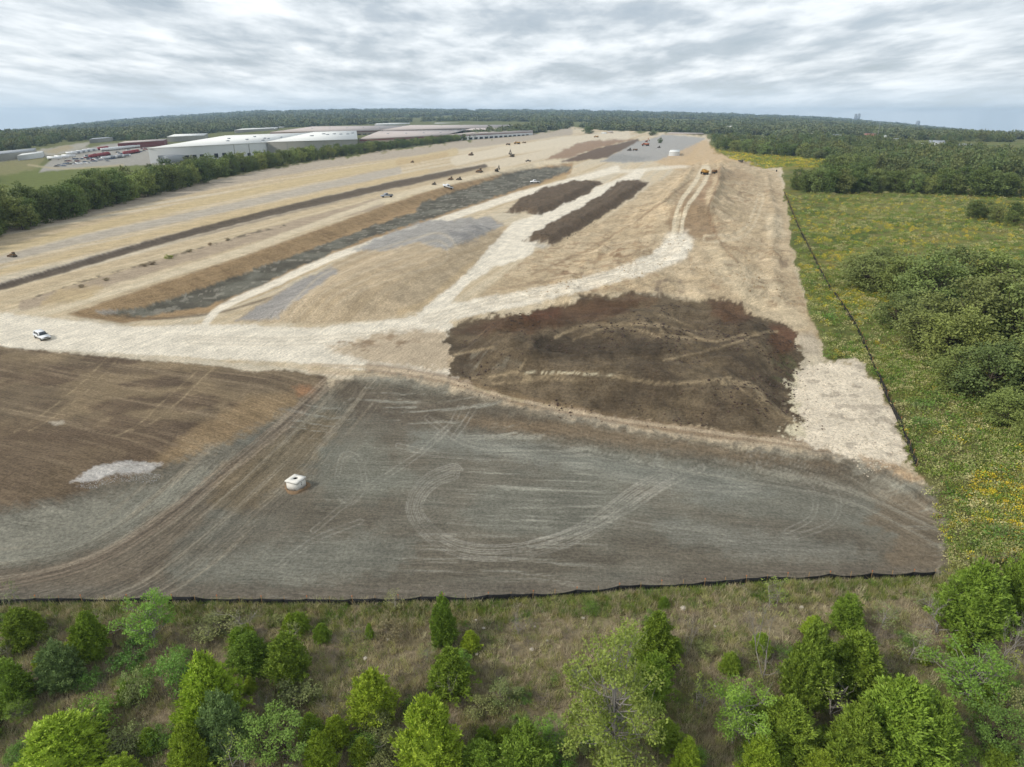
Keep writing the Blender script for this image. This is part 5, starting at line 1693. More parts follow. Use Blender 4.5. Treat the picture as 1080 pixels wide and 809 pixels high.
# ------------------------------------------------------------------ built things
PAINT = {
    "white": mat_plain("white_paint", (0.72, 0.73, 0.73), 0.35, spec=0.5, var=0.05),
    "warehouse_white": mat_plain("warehouse_white_panel", S(222, 224, 222, 0.9), 0.6, var=0.06, nscale=0.05),
    "warehouse_grey": mat_plain("warehouse_grey_panel", S(168, 166, 156, 0.85), 0.6, var=0.08, nscale=0.05),
    "roof_white": mat_plain("white_roof_membrane", S(232, 232, 226, 0.88), 0.7, var=0.05, nscale=0.03),
    "roof_brown": mat_plain("brown_roof_membrane", S(194, 182, 174, 0.85), 0.8, var=0.10, nscale=0.02),
    "roof_grey": mat_plain("grey_roof", S(160, 164, 166, 0.85), 0.6, var=0.08, nscale=0.1),
    "terracotta": mat_plain("terracotta_roof", S(176, 112, 92), 0.8, var=0.15),
    "tan_wall": mat_plain("tan_wall", S(190, 174, 152), 0.8, var=0.08),
    "red": mat_plain("red_paint", S(172, 60, 64), 0.4, spec=0.4, var=0.10),
    "rust": mat_plain("red_band", S(142, 70, 66), 0.7, var=0.12),
    "yellow": mat_plain("machine_yellow", S(198, 150, 62), 0.55, spec=0.4, var=0.15),
    "orange": mat_plain("machine_orange", S(190, 104, 56), 0.55, spec=0.4, var=0.15),
    "machine_brown": mat_plain("muddy_machine", S(140, 108, 74), 0.75, var=0.2),
    "machine_dark": mat_plain("machine_dark", S(106, 97, 84), 0.6, var=0.2),
    "blue": mat_plain("blue_paint", S(76, 98, 136), 0.4, spec=0.4, var=0.1),
    "silver": mat_plain("silver_paint", S(168, 172, 178), 0.4, spec=0.4, var=0.1),
    "glass": mat_plain("dark_glass", (0.018, 0.024, 0.032), 0.08, spec=0.6, var=0.1),
    "rubber": mat_plain("tyre_rubber", (0.022, 0.022, 0.022), 0.85, spec=0.2, var=0.2),
    "steel": mat_plain("worn_steel", (0.30, 0.29, 0.28), 0.45, metal=0.7, var=0.2),
    "lamp": mat_plain("lamp_glass", (0.75, 0.76, 0.78), 0.15, spec=0.6, var=0.03),
    "opening": mat_plain("dark_opening", (0.02, 0.02, 0.022), 0.9, var=0.2),
    "concrete": mat_plain("pale_concrete", S(228, 224, 214, 0.86), 0.85, spec=0.2, var=0.06, nscale=2, bump=0.15),
    "fabric": mat_plain("black_geotextile", (0.013, 0.013, 0.014), 0.75, spec=0.25, var=0.4, nscale=1.2, bump=0.2),
    "stake": mat_plain("pine_stake", S(176, 142, 96), 0.9, var=0.2),
    "cap": mat_plain("orange_cap", S(226, 130, 70), 0.6, var=0.1),
    "limestone": mat_plain("limestone", S(206, 196, 178), 0.95, var=0.15, nscale=3, bump=0.5),
}


def boxes(items, mat, name, smooth_shade=False):
    """one mesh of oriented boxes: (cx, cy, cz, sx, sy, sz[, taper x, taper y, shift x])"""
    v, f = [], []
    for it in items:
        cx, cy, cz, sx, sy, sz = it[:6]
        tx, ty, sh = (list(it[6:]) + [1, 1, 0])[:3] if len(it) > 6 else (1, 1, 0)
        b = len(v)
        for z, kx, ky, s in ((-0.5, 1, 1, 0), (0.5, tx, ty, sh)):
            for a, c in ((-0.5, -0.5), (0.5, -0.5), (0.5, 0.5), (-0.5, 0.5)):
                v.append((cx + a * sx * kx + s, cy + c * sy * ky, cz + z * sz))
        f += [(b, b + 3, b + 2, b + 1), (b + 4, b + 5, b + 6, b + 7)] + [(b + i, b + (i + 1) % 4, b + 4 + (i + 1) % 4, b + 4 + i) for i in range(4)]
    return mesh_py(name, v, f, mat, smooth_shade)


def wheel_mesh(name, r, w, mat, sides=14, loc=(0, 0, 0)):
    v, f = [], []
    for y, rr in ((-w / 2, r * 0.55), (-w / 2, r * 0.92), (-w * 0.36, r), (w * 0.36, r), (w / 2, r * 0.92), (w / 2, r * 0.55)):
        for i in range(sides):
            t = 2 * math.pi * i / sides
            v.append((loc[0] + rr * math.cos(t), loc[1] + y, loc[2] + rr * math.sin(t)))
    for k in range(5):
        for i in range(sides):
            j = (i + 1) % sides
            f.append((k * sides + i, k * sides + j, (k + 1) * sides + j, (k + 1) * sides + i))
    f.append(tuple(range(sides)))
    f.append(tuple(range(5 * sides, 6 * sides))[::-1])
    return mesh_py(name, v, f, mat)


def profile_mesh(name, prof, half_w, mat, inset=None, bevel=0.04):
    """side profile (x, z) extruded across y; inset narrows the upper points"""
    v, f = [], []
    n = len(prof)
    for s in (-1, 1):
        for i, (x, z) in enumerate(prof):
            w = half_w * (inset[i] if inset else 1)
            v.append((x, s * w, z))
    f.append(tuple(range(n)))
    f.append(tuple(range(2 * n - 1, n - 1, -1)))
    for i in range(n):
        j = (i + 1) % n
        f.append((i, i + n, j + n, j))
    me = mesh_py(name, v, f, mat)
    bm = bmesh.new()
    bm.from_mesh(me)
    bmesh.ops.recalc_face_normals(bm, faces=bm.faces)
    if bevel:
        bmesh.ops.bevel(bm, geom=list(bm.edges), offset=bevel, segments=2, affect="EDGES", clamp_overlap=True)
    bm.to_mesh(me)
    bm.free()
    return me


def box_bev(name, c, s, mat, bevel=0.05, taper=1.0):
    me = boxes([(c[0], c[1], c[2], s[0], s[1], s[2], taper, taper, 0)], mat, name)
    bm = bmesh.new()
    bm.from_mesh(me)
    bmesh.ops.bevel(bm, geom=list(bm.edges), offset=bevel, segments=2, affect="EDGES", clamp_overlap=True)
    bm.to_mesh(me)
    bm.free()
    return me


def part(parent, name, me):
    o = bpy.data.objects.new(name, me)
    o.parent = parent
    COL.objects.link(o)
    return o


def settle(o, u, v, heading_deg, sink=0.0):
    p = G(u, v)
    o.location = (p.x, p.y, p.z - sink)
    # tilt with the ground
    e = 1.5
    hx = float(height(np.array([p.x + e]), np.array([p.y]))[0] - height(np.array([p.x - e]), np.array([p.y]))[0]) / (2 * e)
    hy = float(height(np.array([p.x]), np.array([p.y + e]))[0] - height(np.array([p.x]), np.array([p.y - e]))[0]) / (2 * e)
    nrm = Vector((-hx, -hy, 1)).normalized()
    q = Vector((0, 0, 1)).rotation_difference(nrm) @ Matrix.Rotation(math.radians(heading_deg), 3, "Z").to_quaternion()
    o.rotation_euler = q.to_euler()
    return o


def wheels(root, xs, y, r, w, mat=None, hub=None):
    for x in xs:
        for s in (-1, 1):
            wh = part(root, "wheel", wheel_mesh("wheel", r, w, mat or PAINT["rubber"], 14, (x, s * y, r)))
            if hub:
                part(wh, "rim", wheel_mesh("rim", r * 0.56, w * 1.06, hub, 10, (x, s * y, r)))


def make_suv(label):
    """x forward"""
    r = empty("parked_car")
    tag(r, label, "car")
    body = [(-2.35, 0.42), (-2.42, 0.95), (-2.30, 1.02), (-0.2, 1.06), (0.95, 1.08), (2.05, 0.98), (2.38, 0.86), (2.42, 0.42)]
    part(r, "body", profile_mesh("body", body, 0.95, PAINT["white"], None, 0.07))
    cabin = [(-2.28, 1.03), (-2.12, 1.62), (-1.9, 1.72), (-0.1, 1.76), (0.28, 1.68), (1.05, 1.07)]
    ins = [0.93, 0.78, 0.74, 0.74, 0.78, 0.93]
    part(r, "cabin", profile_mesh("cabin", cabin, 0.95, PAINT["white"], ins, 0.05))
    v = [(0.34, -0.70, 1.655), (0.34, 0.70, 1.655), (1.03, 0.84, 1.13), (1.03, -0.84, 1.13)]
    g = Vector((0.63, 0, 0.78)).normalized() * 0.03
    part(r, "windscreen", mesh_py("windscreen", [(x + g.x, y, z + g.z) for x, y, z in v] + [(x - g.x, y, z - g.z) for x, y, z in v], [(0, 1, 2, 3), (7, 6, 5, 4), (0, 4, 5, 1), (1, 5, 6, 2), (2, 6, 7, 3), (3, 7, 4, 0)], PAINT["glass"]))
    for s in (-1, 1):
        for x0, x1, x2, x3 in ((-1.95, -1.12, -1.12, -1.82), (-1.02, -0.16, -0.16, -1.02), (-0.08, 0.80, 0.16, -0.08)):
            q = [(x0, s * 0.885, 1.12), (x1, s * 0.885, 1.12), (x2, s * 0.757, 1.60), (x3, s * 0.757, 1.60)]
            part(r, "side_window", mesh_py("side_window", q + [(x, y - s * 0.05, z) for x, y, z in q], [(0, 1, 2, 3), (7, 6, 5, 4), (0, 4, 5, 1), (1, 5, 6, 2), (2, 6, 7, 3), (3, 7, 4, 0)], PAINT["glass"]))
        part(r, "headlight", box_bev("headlight", (2.36, s * 0.72, 0.80), (0.12, 0.36, 0.16), PAINT["lamp"], 0.03))
        part(r, "mirror", box_bev("mirror", (0.72, s * 1.03, 1.16), (0.14, 0.2, 0.16), PAINT["machine_dark"], 0.03))
        part(r, "sill", box_bev("sill", (0, s * 0.93, 0.40), (2.4, 0.1, 0.12), PAINT["machine_dark"], 0.03))
    part(r, "grille", box_bev("grille", (2.40, 0, 0.76), (0.08, 0.98, 0.2), PAINT["machine_dark"], 0.02))
    part(r, "bumper", box_bev("bumper", (2.40, 0, 0.45), (0.2, 1.8, 0.22), PAINT["machine_dark"], 0.05))
    part(r, "rear_window", box_bev("rear_window", (-2.23, 0, 1.36), (0.1, 1.3, 0.4), PAINT["glass"], 0.02))
    wheels(r, (-1.45, 1.5), 0.84, 0.38, 0.26, hub=PAINT["steel"])
    return r


settle(make_suv("white sport utility car stopped on the pale haul road at left"), 45, 357, -36).scale = (1.05, 1.05, 1.05)


def make_pickup(label, paint, group):
    r = empty("pickup_truck")
    tag(r, label, "pickup", group)
    part(r, "body", profile_mesh("body", [(-2.8, 0.5), (-2.8, 1.1), (0.3, 1.12), (1.4, 1.12), (2.6, 1.0), (2.75, 0.5)], 0.98, paint, None, 0.06))
    part(r, "cab", profile_mesh("cab", [(-0.75, 1.1), (-0.6, 1.8), (0.75, 1.82), (1.35, 1.1)], 0.95, paint, [0.95, 0.8, 0.8, 0.95], 0.04))
    part(r, "windscreen", boxes([(1.10, 0, 1.46, 0.10, 1.5, 0.5, 1, 0.9, -0.40)], PAINT["glass"], "windscreen"))
    for s in (-1, 1):
        part(r, "side_window", boxes([(0.15, s * 0.82, 1.46, 1.2, 0.12, 0.44, 0.85, 1, 0)], PAINT["glass"], "side_window"))
    part(r, "bed", boxes([(-1.8, 0, 1.13, 1.7, 1.6, 0.06)], PAINT["machine_dark"], "bed"))
    wheels(r, (-1.75, 1.75), 0.86, 0.40, 0.28)
    return r


PICK = "pickups among the earthworks"
for lab, pn, u_, v_, hd in (("pale pickup with a dark windscreen left of the dark ditch's bend", "silver", 408, 208, 200), ("white pickup parked beside the far edge of the basin", "white", 472, 198, 195), ("white pickup on the near edge of the far basin floor", "white", 564, 193, 185), ("dark pickup far off beyond the end of the basin", "machine_dark", 557, 170.5, 190)):
    o = settle(make_pickup(lab, PAINT[pn], PICK), u_, v_, hd)
    o.scale = (1.45,) * 3 if pn != "machine_dark" else (1.2,) * 3


def track_unit(r, x0, x1, y, w, h, mat):
    for s in (-1, 1):
        v = [(x0 + h * 0.5, 0.0), (x1 - h * 0.5, 0.0), (x1, h * 0.5), (x1 - h * 0.5, h), (x0 + h * 0.5, h), (x0, h * 0.5)]
        me = profile_mesh("track", v, w / 2, mat, None, 0.04)
        me.transform(Matrix.Translation((0, s * y, 0)))
        part(r, "track", me)


def make_excavator(label, paint, group, boom_up=0.9):
    r = empty("excavator")
    tag(r, label, "excavator", group)
    track_unit(r, -2.2, 2.2, 1.3, 0.7, 1.0, PAINT["machine_dark"])
    part(r, "undercarriage", boxes([(0, 0, 0.85, 2.0, 2.0, 0.5)], PAINT["machine_dark"], "undercarriage"))
    h = part(r, "house", box_bev("house", (-0.8, 0, 1.95), (3.6, 2.7, 1.5), paint, 0.12))
    part(h, "counterweight", box_bev("counterweight", (-2.75, 0, 1.9), (0.6, 2.6, 1.3), PAINT["machine_dark"], 0.12))
    c = part(r, "cab", box_bev("cab", (0.9, 0.85, 2.35), (1.5, 1.0, 1.9), PAINT["machine_dark"], 0.1))
    part(c, "windscreen", boxes([(1.68, 0.85, 2.6, 0.06, 0.85, 1.2)], PAINT["glass"], "windscreen"))

    def beam(name, a, b, w, h0, h1, mat, parent):
        a, b = Vector(a), Vector(b)
        d = (b - a).normalized()
        n = Vector((-d.z, 0, d.x))
        v = []
        for s in (-1, 1):
            for p, hh, k in ((a, h0, 1), (b, h1, 1), (b, h1, -1), (a, h0, -1)):
                q = p + n * hh * 0.5 * k
                v.append((q.x, q.y + s * w / 2, q.z))
        return part(parent, name, mesh_py(name, v, [(0, 1, 2, 3), (7, 6, 5, 4), (0, 4, 5, 1), (1, 5, 6, 2), (2, 6, 7, 3), (3, 7, 4, 0)], mat))
    e = Vector((0.8 + 4.6 * math.cos(boom_up), 0, 2.0 + 5.6 * math.sin(boom_up)))
    beam("boom", (0.8, -0.1, 2.0), (e.x, -0.1, e.z), 0.5, 0.9, 0.6, paint, r)
    t = Vector((e.x + 1.6, 0, e.z - 3.2))
    st = beam("stick", (e.x - 0.5, -0.1, e.z + 0.4), (t.x, -0.1, t.z), 0.4, 0.7, 0.4, paint, r)
    bk = [(t.x - 0.3, t.z + 0.3), (t.x + 0.5, t.z), (t.x + 0.3, t.z - 1.1), (t.x - 0.8, t.z - 1.2), (t.x - 0.9, t.z - 0.5)]
    part(st, "bucket", profile_mesh("bucket", bk, 0.65, PAINT["machine_dark"], None, 0.05))
    return r


def make_dozer(label, paint, group):
    r = empty("bulldozer")
    tag(r, label, "bulldozer", group)
    track_unit(r, -2.0, 2.0, 1.15, 0.65, 1.15, PAINT["machine_dark"])
    part(r, "engine_hood", box_bev("engine_hood", (1.0, 0, 1.6), (2.2, 1.3, 1.1), paint, 0.1))
    part(r, "body", box_bev("body", (-0.9, 0, 1.45), (2.0, 1.7, 0.9), paint, 0.1))
    c = part(r, "cab", box_bev("cab", (-0.7, 0, 2.55), (1.5, 1.5, 1.4), PAINT["machine_dark"], 0.08, 0.9))
    part(c, "roof", box_bev("roof", (-0.7, 0, 3.32), (1.8, 1.8, 0.16), paint, 0.05))
    v = [(2.7, 0.15), (2.95, 0.25), (2.75, 0.8), (2.95, 1.4), (2.7, 1.35), (2.55, 0.8)]
    b = part(r, "blade", profile_mesh("blade", v, 2.0, paint, None, 0.03))
    for s in (-1, 1):
        part(b, "push_arm", boxes([(1.4, s * 1.6, 0.55, 2.6, 0.2, 0.3)], paint, "push_arm"))
    part(r, "ripper", boxes([(-2.5, 0, 0.9, 0.5, 1.6, 0.9)], PAINT["machine_dark"], "ripper"))
    return r


def make_dumper(label, paint, group):
    r = empty("dump_truck")
    tag(r, label, "dump truck", group)
    part(r, "frame", boxes([(0, 0, 1.1, 9.0, 1.2, 0.5)], PAINT["machine_dark"], "frame"))
    part(r, "hood", box_bev("hood", (4.2, 0, 2.0), (1.8, 2.2, 1.3), paint, 0.12, 0.92))
    c = part(r, "cab", box_bev("cab", (2.5, 0, 2.7), (1.7, 2.3, 2.2), paint, 0.12, 0.94))
    part(c, "windscreen", boxes([(3.34, 0, 3.05, 0.08, 1.9, 1.0)], PAINT["glass"], "windscreen"))
    for s in (-1, 1):
        part(c, "side_window", boxes([(2.5, s * 1.14, 3.05, 1.1, 0.08, 0.9)], PAINT["glass"], "side_window"))
    bed = [(-4.9, 2.9), (-4.0, 1.7), (0.9, 1.5), (1.4, 2.2), (1.5, 3.5), (0.9, 3.5), (0.5, 2.3), (-3.8, 2.5), (-4.8, 3.1)]
    part(r, "dump_body", profile_mesh("dump_body", bed, 1.55, paint, None, 0.05))
    for s in (-1, 1):
        part(r, "body_side", boxes([(-1.6, s * 1.5, 2.6, 5.2, 0.14, 1.5)], paint, "body_side"))
    wheels(r, (-3.2, -1.3, 3.6), 1.2, 0.9, 0.7)
    return r


MG = "earthmoving machines across the site"
for mk, lab, pn, u_, v_, hd, sc in (
        (make_dozer, "brown bulldozer on the pale strip above the dark ditch's far end", "machine_brown", 497, 164, 200, 1.35),
        (make_excavator, "dark excavator with raised boom on the far tan ground", "machine_dark", 540, 165.5, 120, 1.45),
        (make_dozer, "yellow bulldozer below the far end of the dark ditch", "machine_brown", 506, 182, 170, 1.3),
        (make_excavator, "dark excavator at the upper rim of the basin", "machine_dark", 524, 181, 60, 0.95),
        (make_dozer, "left one of two small dark bulldozers near the basin rim", "machine_brown", 475.5, 190, 180, 0.95),
        (make_dozer, "right one of two small dark bulldozers near the basin rim", "machine_dark", 484.5, 190, 160, 0.9),
        (make_dozer, "small dark bulldozer nearest to the white pickup by the basin", "machine_dark", 458, 195, 185, 0.75),
        (make_dumper, "yellow dump truck, leftmost at the far tree belt", "machine_brown", 536, 153, 200, 0.9),
        (make_dumper, "orange yellow dump truck, middle one at the far tree belt", "yellow", 545.5, 152, 190, 1.3),
        (make_dumper, "tan dump truck, rightmost at the far tree belt", "machine_brown", 553, 151, 175, 0.8),
        (make_dozer, "small bulldozer on the left tan field near the tree belt", "machine_brown", 435, 171.5, 175, 0.8),
        (make_dumper, "pale yellow dump truck by the lone rounded tree at the far end", "yellow", 629, 145, 180, 1.2),
        (make_dozer, "red and dark bulldozer at the edge of the far grey pad", "machine_dark", 664, 159, 200, 1.3),
        (make_dumper, "muddy dump truck beside the red and dark bulldozer", "machine_brown", 670, 159, 170, 0.9),
        (make_dumper, "large orange dump truck on the far grey pad", "orange", 681, 154, 165, 1.5),
        (make_excavator, "orange excavator behind the large orange dump truck", "orange", 682, 150, 20, 1.2),
        (make_dozer, "small dark bulldozer alone on the far grey pad", "machine_dark", 695, 156, 180, 1.1),
        (make_dumper, "yellow articulated dump truck at the top of the haul ramp", "yellow", 743, 184, 100, 1.05),
        (make_dumper, "brown dump truck right behind the yellow one on the ramp", "machine_brown", 754, 183, 95, 0.85),
        (make_dozer, "dark bulldozer on the knoll right of the haul ramp", "machine_dark", 781, 172, 150, 1.15),
        (make_dozer, "small muddy bulldozer alone at the left edge of the tan field", "machine_brown", 14, 271, 170, 0.62)):
    o = settle(mk(lab, PAINT[pn], MG), u_, v_, hd)
    o.scale = (sc * 0.88,) * 3


# precast box at the middle of the pad
def make_inlet():
    r = empty("concrete_inlet")
    tag(r, "white precast concrete inlet box set in an orange soil ring on the pad", "concrete box")
    part(r, "box", box_bev("box", (0, 0, 0.62), (2.1, 2.1, 1.5), PAINT["concrete"], 0.06, 0.97))
    bm = bmesh.new()
    # slab with a round hatch hole
    outer = [(-1.12, -1.12), (1.12, -1.12), (1.12, 1.12), (-1.12, 1.12)]
    n = 16
    hole = [(0.36 * math.cos(2 * math.pi * i / n) - 0.1, 0.36 * math.sin(2 * math.pi * i / n) + 0.15) for i in range(n)]
    bm.free()
    v, f = [], []
    ring = []
    for i in range(n):
        t = 2 * math.pi * i / n
        k = 1.12 / max(abs(math.cos(t)), abs(math.sin(t)))
        ring.append((k * math.cos(t), k * math.sin(t)))
    for z in (1.36, 1.58):
        v += [(x, y, z) for x, y in ring] + [(x, y, z) for x, y in hole]
    for i in range(n):
        j = (i + 1) % n
        f += [(2 * n + i, 2 * n + j, 3 * n + j, 3 * n + i), (j, i, n + i, n + j), (i, j, 2 * n + j, 2 * n + i), (n + j, n + i, 3 * n + i, 3 * n + j)]
    s = part(r, "top_slab", mesh_py("top_slab", v, f, PAINT["concrete"]))
    part(s, "hatch_shaft", wheel_mesh("hatch_shaft", 0.34, 0.2, PAINT["opening"], 16))
    r.children[1].children[0].rotation_euler = (math.pi / 2, 0, 0)
    r.children[1].children[0].location = (-0.1, 0.15, 1.42)
    for z in (0.78, 1.06):
        part(r, "lifting_hole", boxes([(1.035, 0.0, z, 0.06, 0.14, 0.14)], PAINT["opening"], "lifting_hole"))
    return r


inl = make_inlet()
settle(inl, 313, 514, 24)
inl.rotation_euler = (0.02, -0.015, math.radians(-24))
inl.location.z -= 0.05


def make_ring():
    rng = np.random.default_rng(3)
    v, f = [], []
    n, m = 40, 7
    for i in range(n):
        t = 2 * math.pi * i / n
        front = 0.45 + 0.55 * smooth(-0.4, 0.8, np.array(math.cos(t + 0.9)))
        for k in range(m):
            s = k / (m - 1)
            r = 1.35 + (0.55 + 0.25 * math.sin(3 * t)) * s
            z = math.sin(math.pi * s) * (0.12 + 0.25 * float(front)) * (0.7 + 0.6 * rng.random()) - 0.06
            v.append((r * math.cos(t), r * math.sin(t), z))
    for i in range(n):
        j = (i + 1) % n
        for k in range(m - 1):
            f.append((i * m + k, j * m + k, j * m + k + 1, i * m + k + 1))
    o = obj("soil_ring", mesh_py("soil_ring", v, f, mat_plain("orange_clay", S(152, 126, 98), 0.95, spec=0.1, var=0.3, nscale=3, bump=0.5), True))
    tag(o, "low ring of orange clay around the white inlet box", "soil pile")
    settle(o, 313, 514, 0)
    o.rotation_euler = (0, 0, 0)


make_ring()


# ------------------------------------------------------------------ silt fences
def silt_fence(line, step, h, label, jit=0.05):
    root = empty("silt_fence")
    pts = spline(line, 8)
    wp = [G(a, b) for a, b in pts]
    root.location = wp[len(wp) // 2]
    base = root.location.copy()
    tag(root, label, "fence")
    L = [0.0]
    for a, b in zip(wp, wp[1:]):
        L.append(L[-1] + (b.xy - a.xy).length)
    n = int(L[-1] / step)
    xs = np.interp(np.linspace(0, L[-1], n + 1), L, [p.x for p in wp])
    ys = np.interp(np.linspace(0, L[-1], n + 1), L, [p.y for p in wp])
    rng = random.Random(4)
    stake_me = boxes([(0, 0, 0.28, 0.06, 0.06, h + 0.65, 0.9, 0.9, 0)], PAINT["stake"], "stake")
    cap_me = boxes([(0, 0, h * 0.5 + 0.62, 0.10, 0.10, 0.10)], PAINT["cap"], "stake_cap")
    zs = height(xs, ys)
    for i in range(n + 1):
        st = part(root, "stake", stake_me)
        st.location = Vector((xs[i], ys[i], zs[i] + h * 0.5 - 0.32)) - base
        st.rotation_euler = (rng.uniform(-jit, jit), rng.uniform(-jit, jit), rng.random())
        if i % 2 == 0:
            part(st, "stake_cap", cap_me)
    tops = [h * rng.uniform(0.62, 1.08) for _ in range(n + 1)]
    for i in range(n):
        v, f = [], []
        m = 5
        sag = rng.uniform(0.04, 0.16)
        bulge = rng.uniform(-0.08, 0.1)
        dx, dy = xs[i + 1] - xs[i], ys[i + 1] - ys[i]
        ln = math.hypot(dx, dy)
        nx, ny = dy / ln, -dx / ln
        for k in range(m + 1):
            t = k / m
            x, y = xs[i] + dx * t, ys[i] + dy * t
            z = zs[i] * (1 - t) + zs[i + 1] * t
            tp = tops[i] * (1 - t) + tops[i + 1] * t - sag * math.sin(math.pi * t)
            for lev, out in ((-0.15, 0.10), (0.12 * h, 0.02 + bulge * math.sin(math.pi * t) * 0.7), (0.55 * h, 0.03 + bulge * math.sin(math.pi * t)), (tp, 0.035)):
                v.append((x + nx * out - base.x, y + ny * out - base.y, z + lev - base.z))
        for k in range(m):
            for r in range(3):
                a = k * 4 + r
                f.append((a, a + 4, a + 5, a + 1))
        me = mesh_py("fabric_panel", v, f, PAINT["fabric"], True)
        o = part(root, "fabric_panel", me)
        sd = o.modifiers.new("thickness", "SOLIDIFY")
        sd.thickness = 0.012
    return root


silt_fence(FENCE_LINE[1:], 2.6, 0.92, "long black silt fence along the crest between pad and juniper slope")
silt_fence([(827, 203), (832, 215), (842, 240), (856, 268), (872, 300), (890, 326), (905, 350), (916, 376), (930, 408), (944, 438), (956, 466), (966, 493)], 3.2, 1.25, "curving black silt fence between the site and the flowering meadow")


# ------------------------------------------------------------------ stones and clods
def stone_mesh(seed, mat, name="stone"):
    rng = np.random.default_rng(seed)
    bm = bmesh.new()
    bmesh.ops.create_icosphere(bm, subdivisions=1, radius=0.5)
    for vtx in bm.verts:
        vtx.co *= rng.uniform(0.7, 1.15)
        vtx.co.z *= 0.7
    me = bpy.data.meshes.new(name)
    bm.to_mesh(me)
    bm.free()
    me.materials.append(mat)
    return me


st_kinds = [stone_mesh(i, PAINT["limestone"], "limestone_rock") for i in range(3)]
for i, (u_, v_, w_) in enumerate([(317, 663, 5), (355, 650, 5), (286, 659, 4), (409, 674, 5), (422, 671, 6), (385, 695, 6), (561, 686, 6), (564, 661, 4), (502, 654, 4), (510, 663, 4), (615, 652, 5), (577, 676, 4), (503, 690, 4), (721, 642, 8), (845, 641, 6), (715, 702, 5), (754, 661, 4), (97, 716, 5)]):
    o = obj("limestone_rock", st_kinds[i % 3])
    p = G(u_, v_)
    s = w_ * mpp(v_) * 1.1
    o.location = (p.x, p.y, p.z + 0.12 * s)
    o.scale = (s, s, s)
    o.rotation_euler = (0, 0, i * 1.3)
    tag(o, "pale limestone rock lying loose on the dry slope", "rock", "pale rocks on the dry slope")


def clods(name, poly, n, colr, smin, smax, label, cat="soil clods", seed=0, mask=None):
    m = mat_leaf(name + "_earth", np.asarray(colr) / LEAF_K, 0.35, 0.01, 0.0, 1.5)
    pl = np.array(poly, float)
    u_, v_ = RNG.uniform(pl[:, 0].min(), pl[:, 0].max(), n), RNG.uniform(pl[:, 1].min(), pl[:, 1].max(), n)
    k = poly_sd(u_, v_, pl) > 0
    x, y = P(u_[k], v_[k], 0.0)
    if mask is not None:
        k = RNG.random(len(x)) < mask(x, y)
        x, y = x[k], y[k]
    s = smin + (smax - smin) * RNG.random(len(x)) ** 3
    scatter(name, [stone_mesh(500 + seed + i, m, "clod") for i in range(4)], np.stack([x, y, height(x, y)], 1), np.stack([s, s, s], 1), label, cat)


patchy = lambda x, y: smooth(0.42, 0.62, fbm(x / 8, y / 8, 301, 4))
clods("dark_clods", STOCK, 9000, S(84, 68, 56), 0.12, 0.75, "dark clods strewn over the brown stockpile", mask=patchy)
clods("windrow_clods", [(528, 228), (560, 203), (606, 190), (690, 188), (655, 218), (585, 262), (545, 256)], 5000, S(100, 86, 70), 0.2, 0.8, "dark clods on the topsoil windrows", seed=5,
      mask=lambda x, y: ((wsd(x, y, "sa", STRIP_A) > -1.5) | (wsd(x, y, "sb", STRIP_B) > -1.5)) * 1.0)
clods("tan_clods", BANK, 9000, S(186, 162, 124), 0.15, 0.8, "tan clods on the embankment", seed=10, mask=lambda x, y: patchy(x, y) * (wsd(x, y, "stock", STOCK) < -22))
clods("lot_stones", LOT, 3500, S(212, 198, 174), 0.10, 0.45, "pale stones on the crushed rock lot", "stones", seed=15)
clods("rubble_patch", [(77, 506), (98, 492), (118, 487), (142, 486), (170, 489), (158, 496), (120, 498), (96, 506)], 3000, S(196, 194, 190), 0.05, 0.16, "white rubble patch at the foot of the brown batter", "rubble", seed=20)
clods("edge_clods", [(470, 330), (560, 312), (700, 300), (860, 340), (870, 470), (700, 470), (500, 420), (462, 395)], 2600, S(104, 86, 70), 0.10, 0.5, "loose dark crumbs around the brown stockpile", seed=25, mask=lambda x, y: smooth(-5, 0, wsd(x, y, "stock", STOCK)))


# ------------------------------------------------------------------ buildings beyond the tree belt
def quad_building(name, label, roof_px, z, wall, roof, parts=None, cat="warehouse", group=None, parapet=0.8):
    """roof_px: front-left, front-right, back-right, back-left corners of the roof as seen in the photograph"""
    pts = [Vector((*map(float, P(a, b, z)), 0)) for a, b in roof_px]
    c = sum(pts, Vector()) / 4
    g = min(float(height(np.array([p.x]), np.array([p.y]))[0]) for p in pts) - 0.5
    root = empty(name, (c.x, c.y, g))
    tag(root, label, cat, group)
    loc = [p - c for p in pts]
    hz = z - g
    v = [(p.x, p.y, 0) for p in loc] + [(p.x, p.y, hz) for p in loc]
    part(root, "wall", mesh_py("wall", v, [(0, 1, 5, 4), (1, 2, 6, 5), (2, 3, 7, 6), (3, 0, 4, 7)], wall))
    k = 1.004
    v = [(p.x * k, p.y * k, hz + 0.02) for p in loc] + [(p.x * k, p.y * k, hz + parapet) for p in loc]
    part(root, "roof", mesh_py("roof", v, [(4, 5, 6, 7), (0, 1, 5, 4), (1, 2, 6, 5), (2, 3, 7, 6), (3, 0, 4, 7), (3, 2, 1, 0)], roof))
    return root, loc, hz


def on_front(root, loc, name, t0, t1, z0, z1, mat, proud=0.25, edge=(0, 1)):
    a, b = loc[edge[0]], loc[edge[1]]
    d = b - a
    n = Vector((d.y, -d.x, 0)).normalized() * proud
    p0, p1 = a + d * t0, a + d * t1
    v = [p0, p1, p1 + n, p0 + n]
    vv = [(q.x, q.y, z0) for q in v] + [(q.x, q.y, z1) for q in v]
    return part(root, name, mesh_py(name, vv, [(0, 3, 2, 1), (4, 5, 6, 7), (0, 1, 5, 4), (1, 2, 6, 5), (2, 3, 7, 6), (3, 0, 4, 7)], mat))


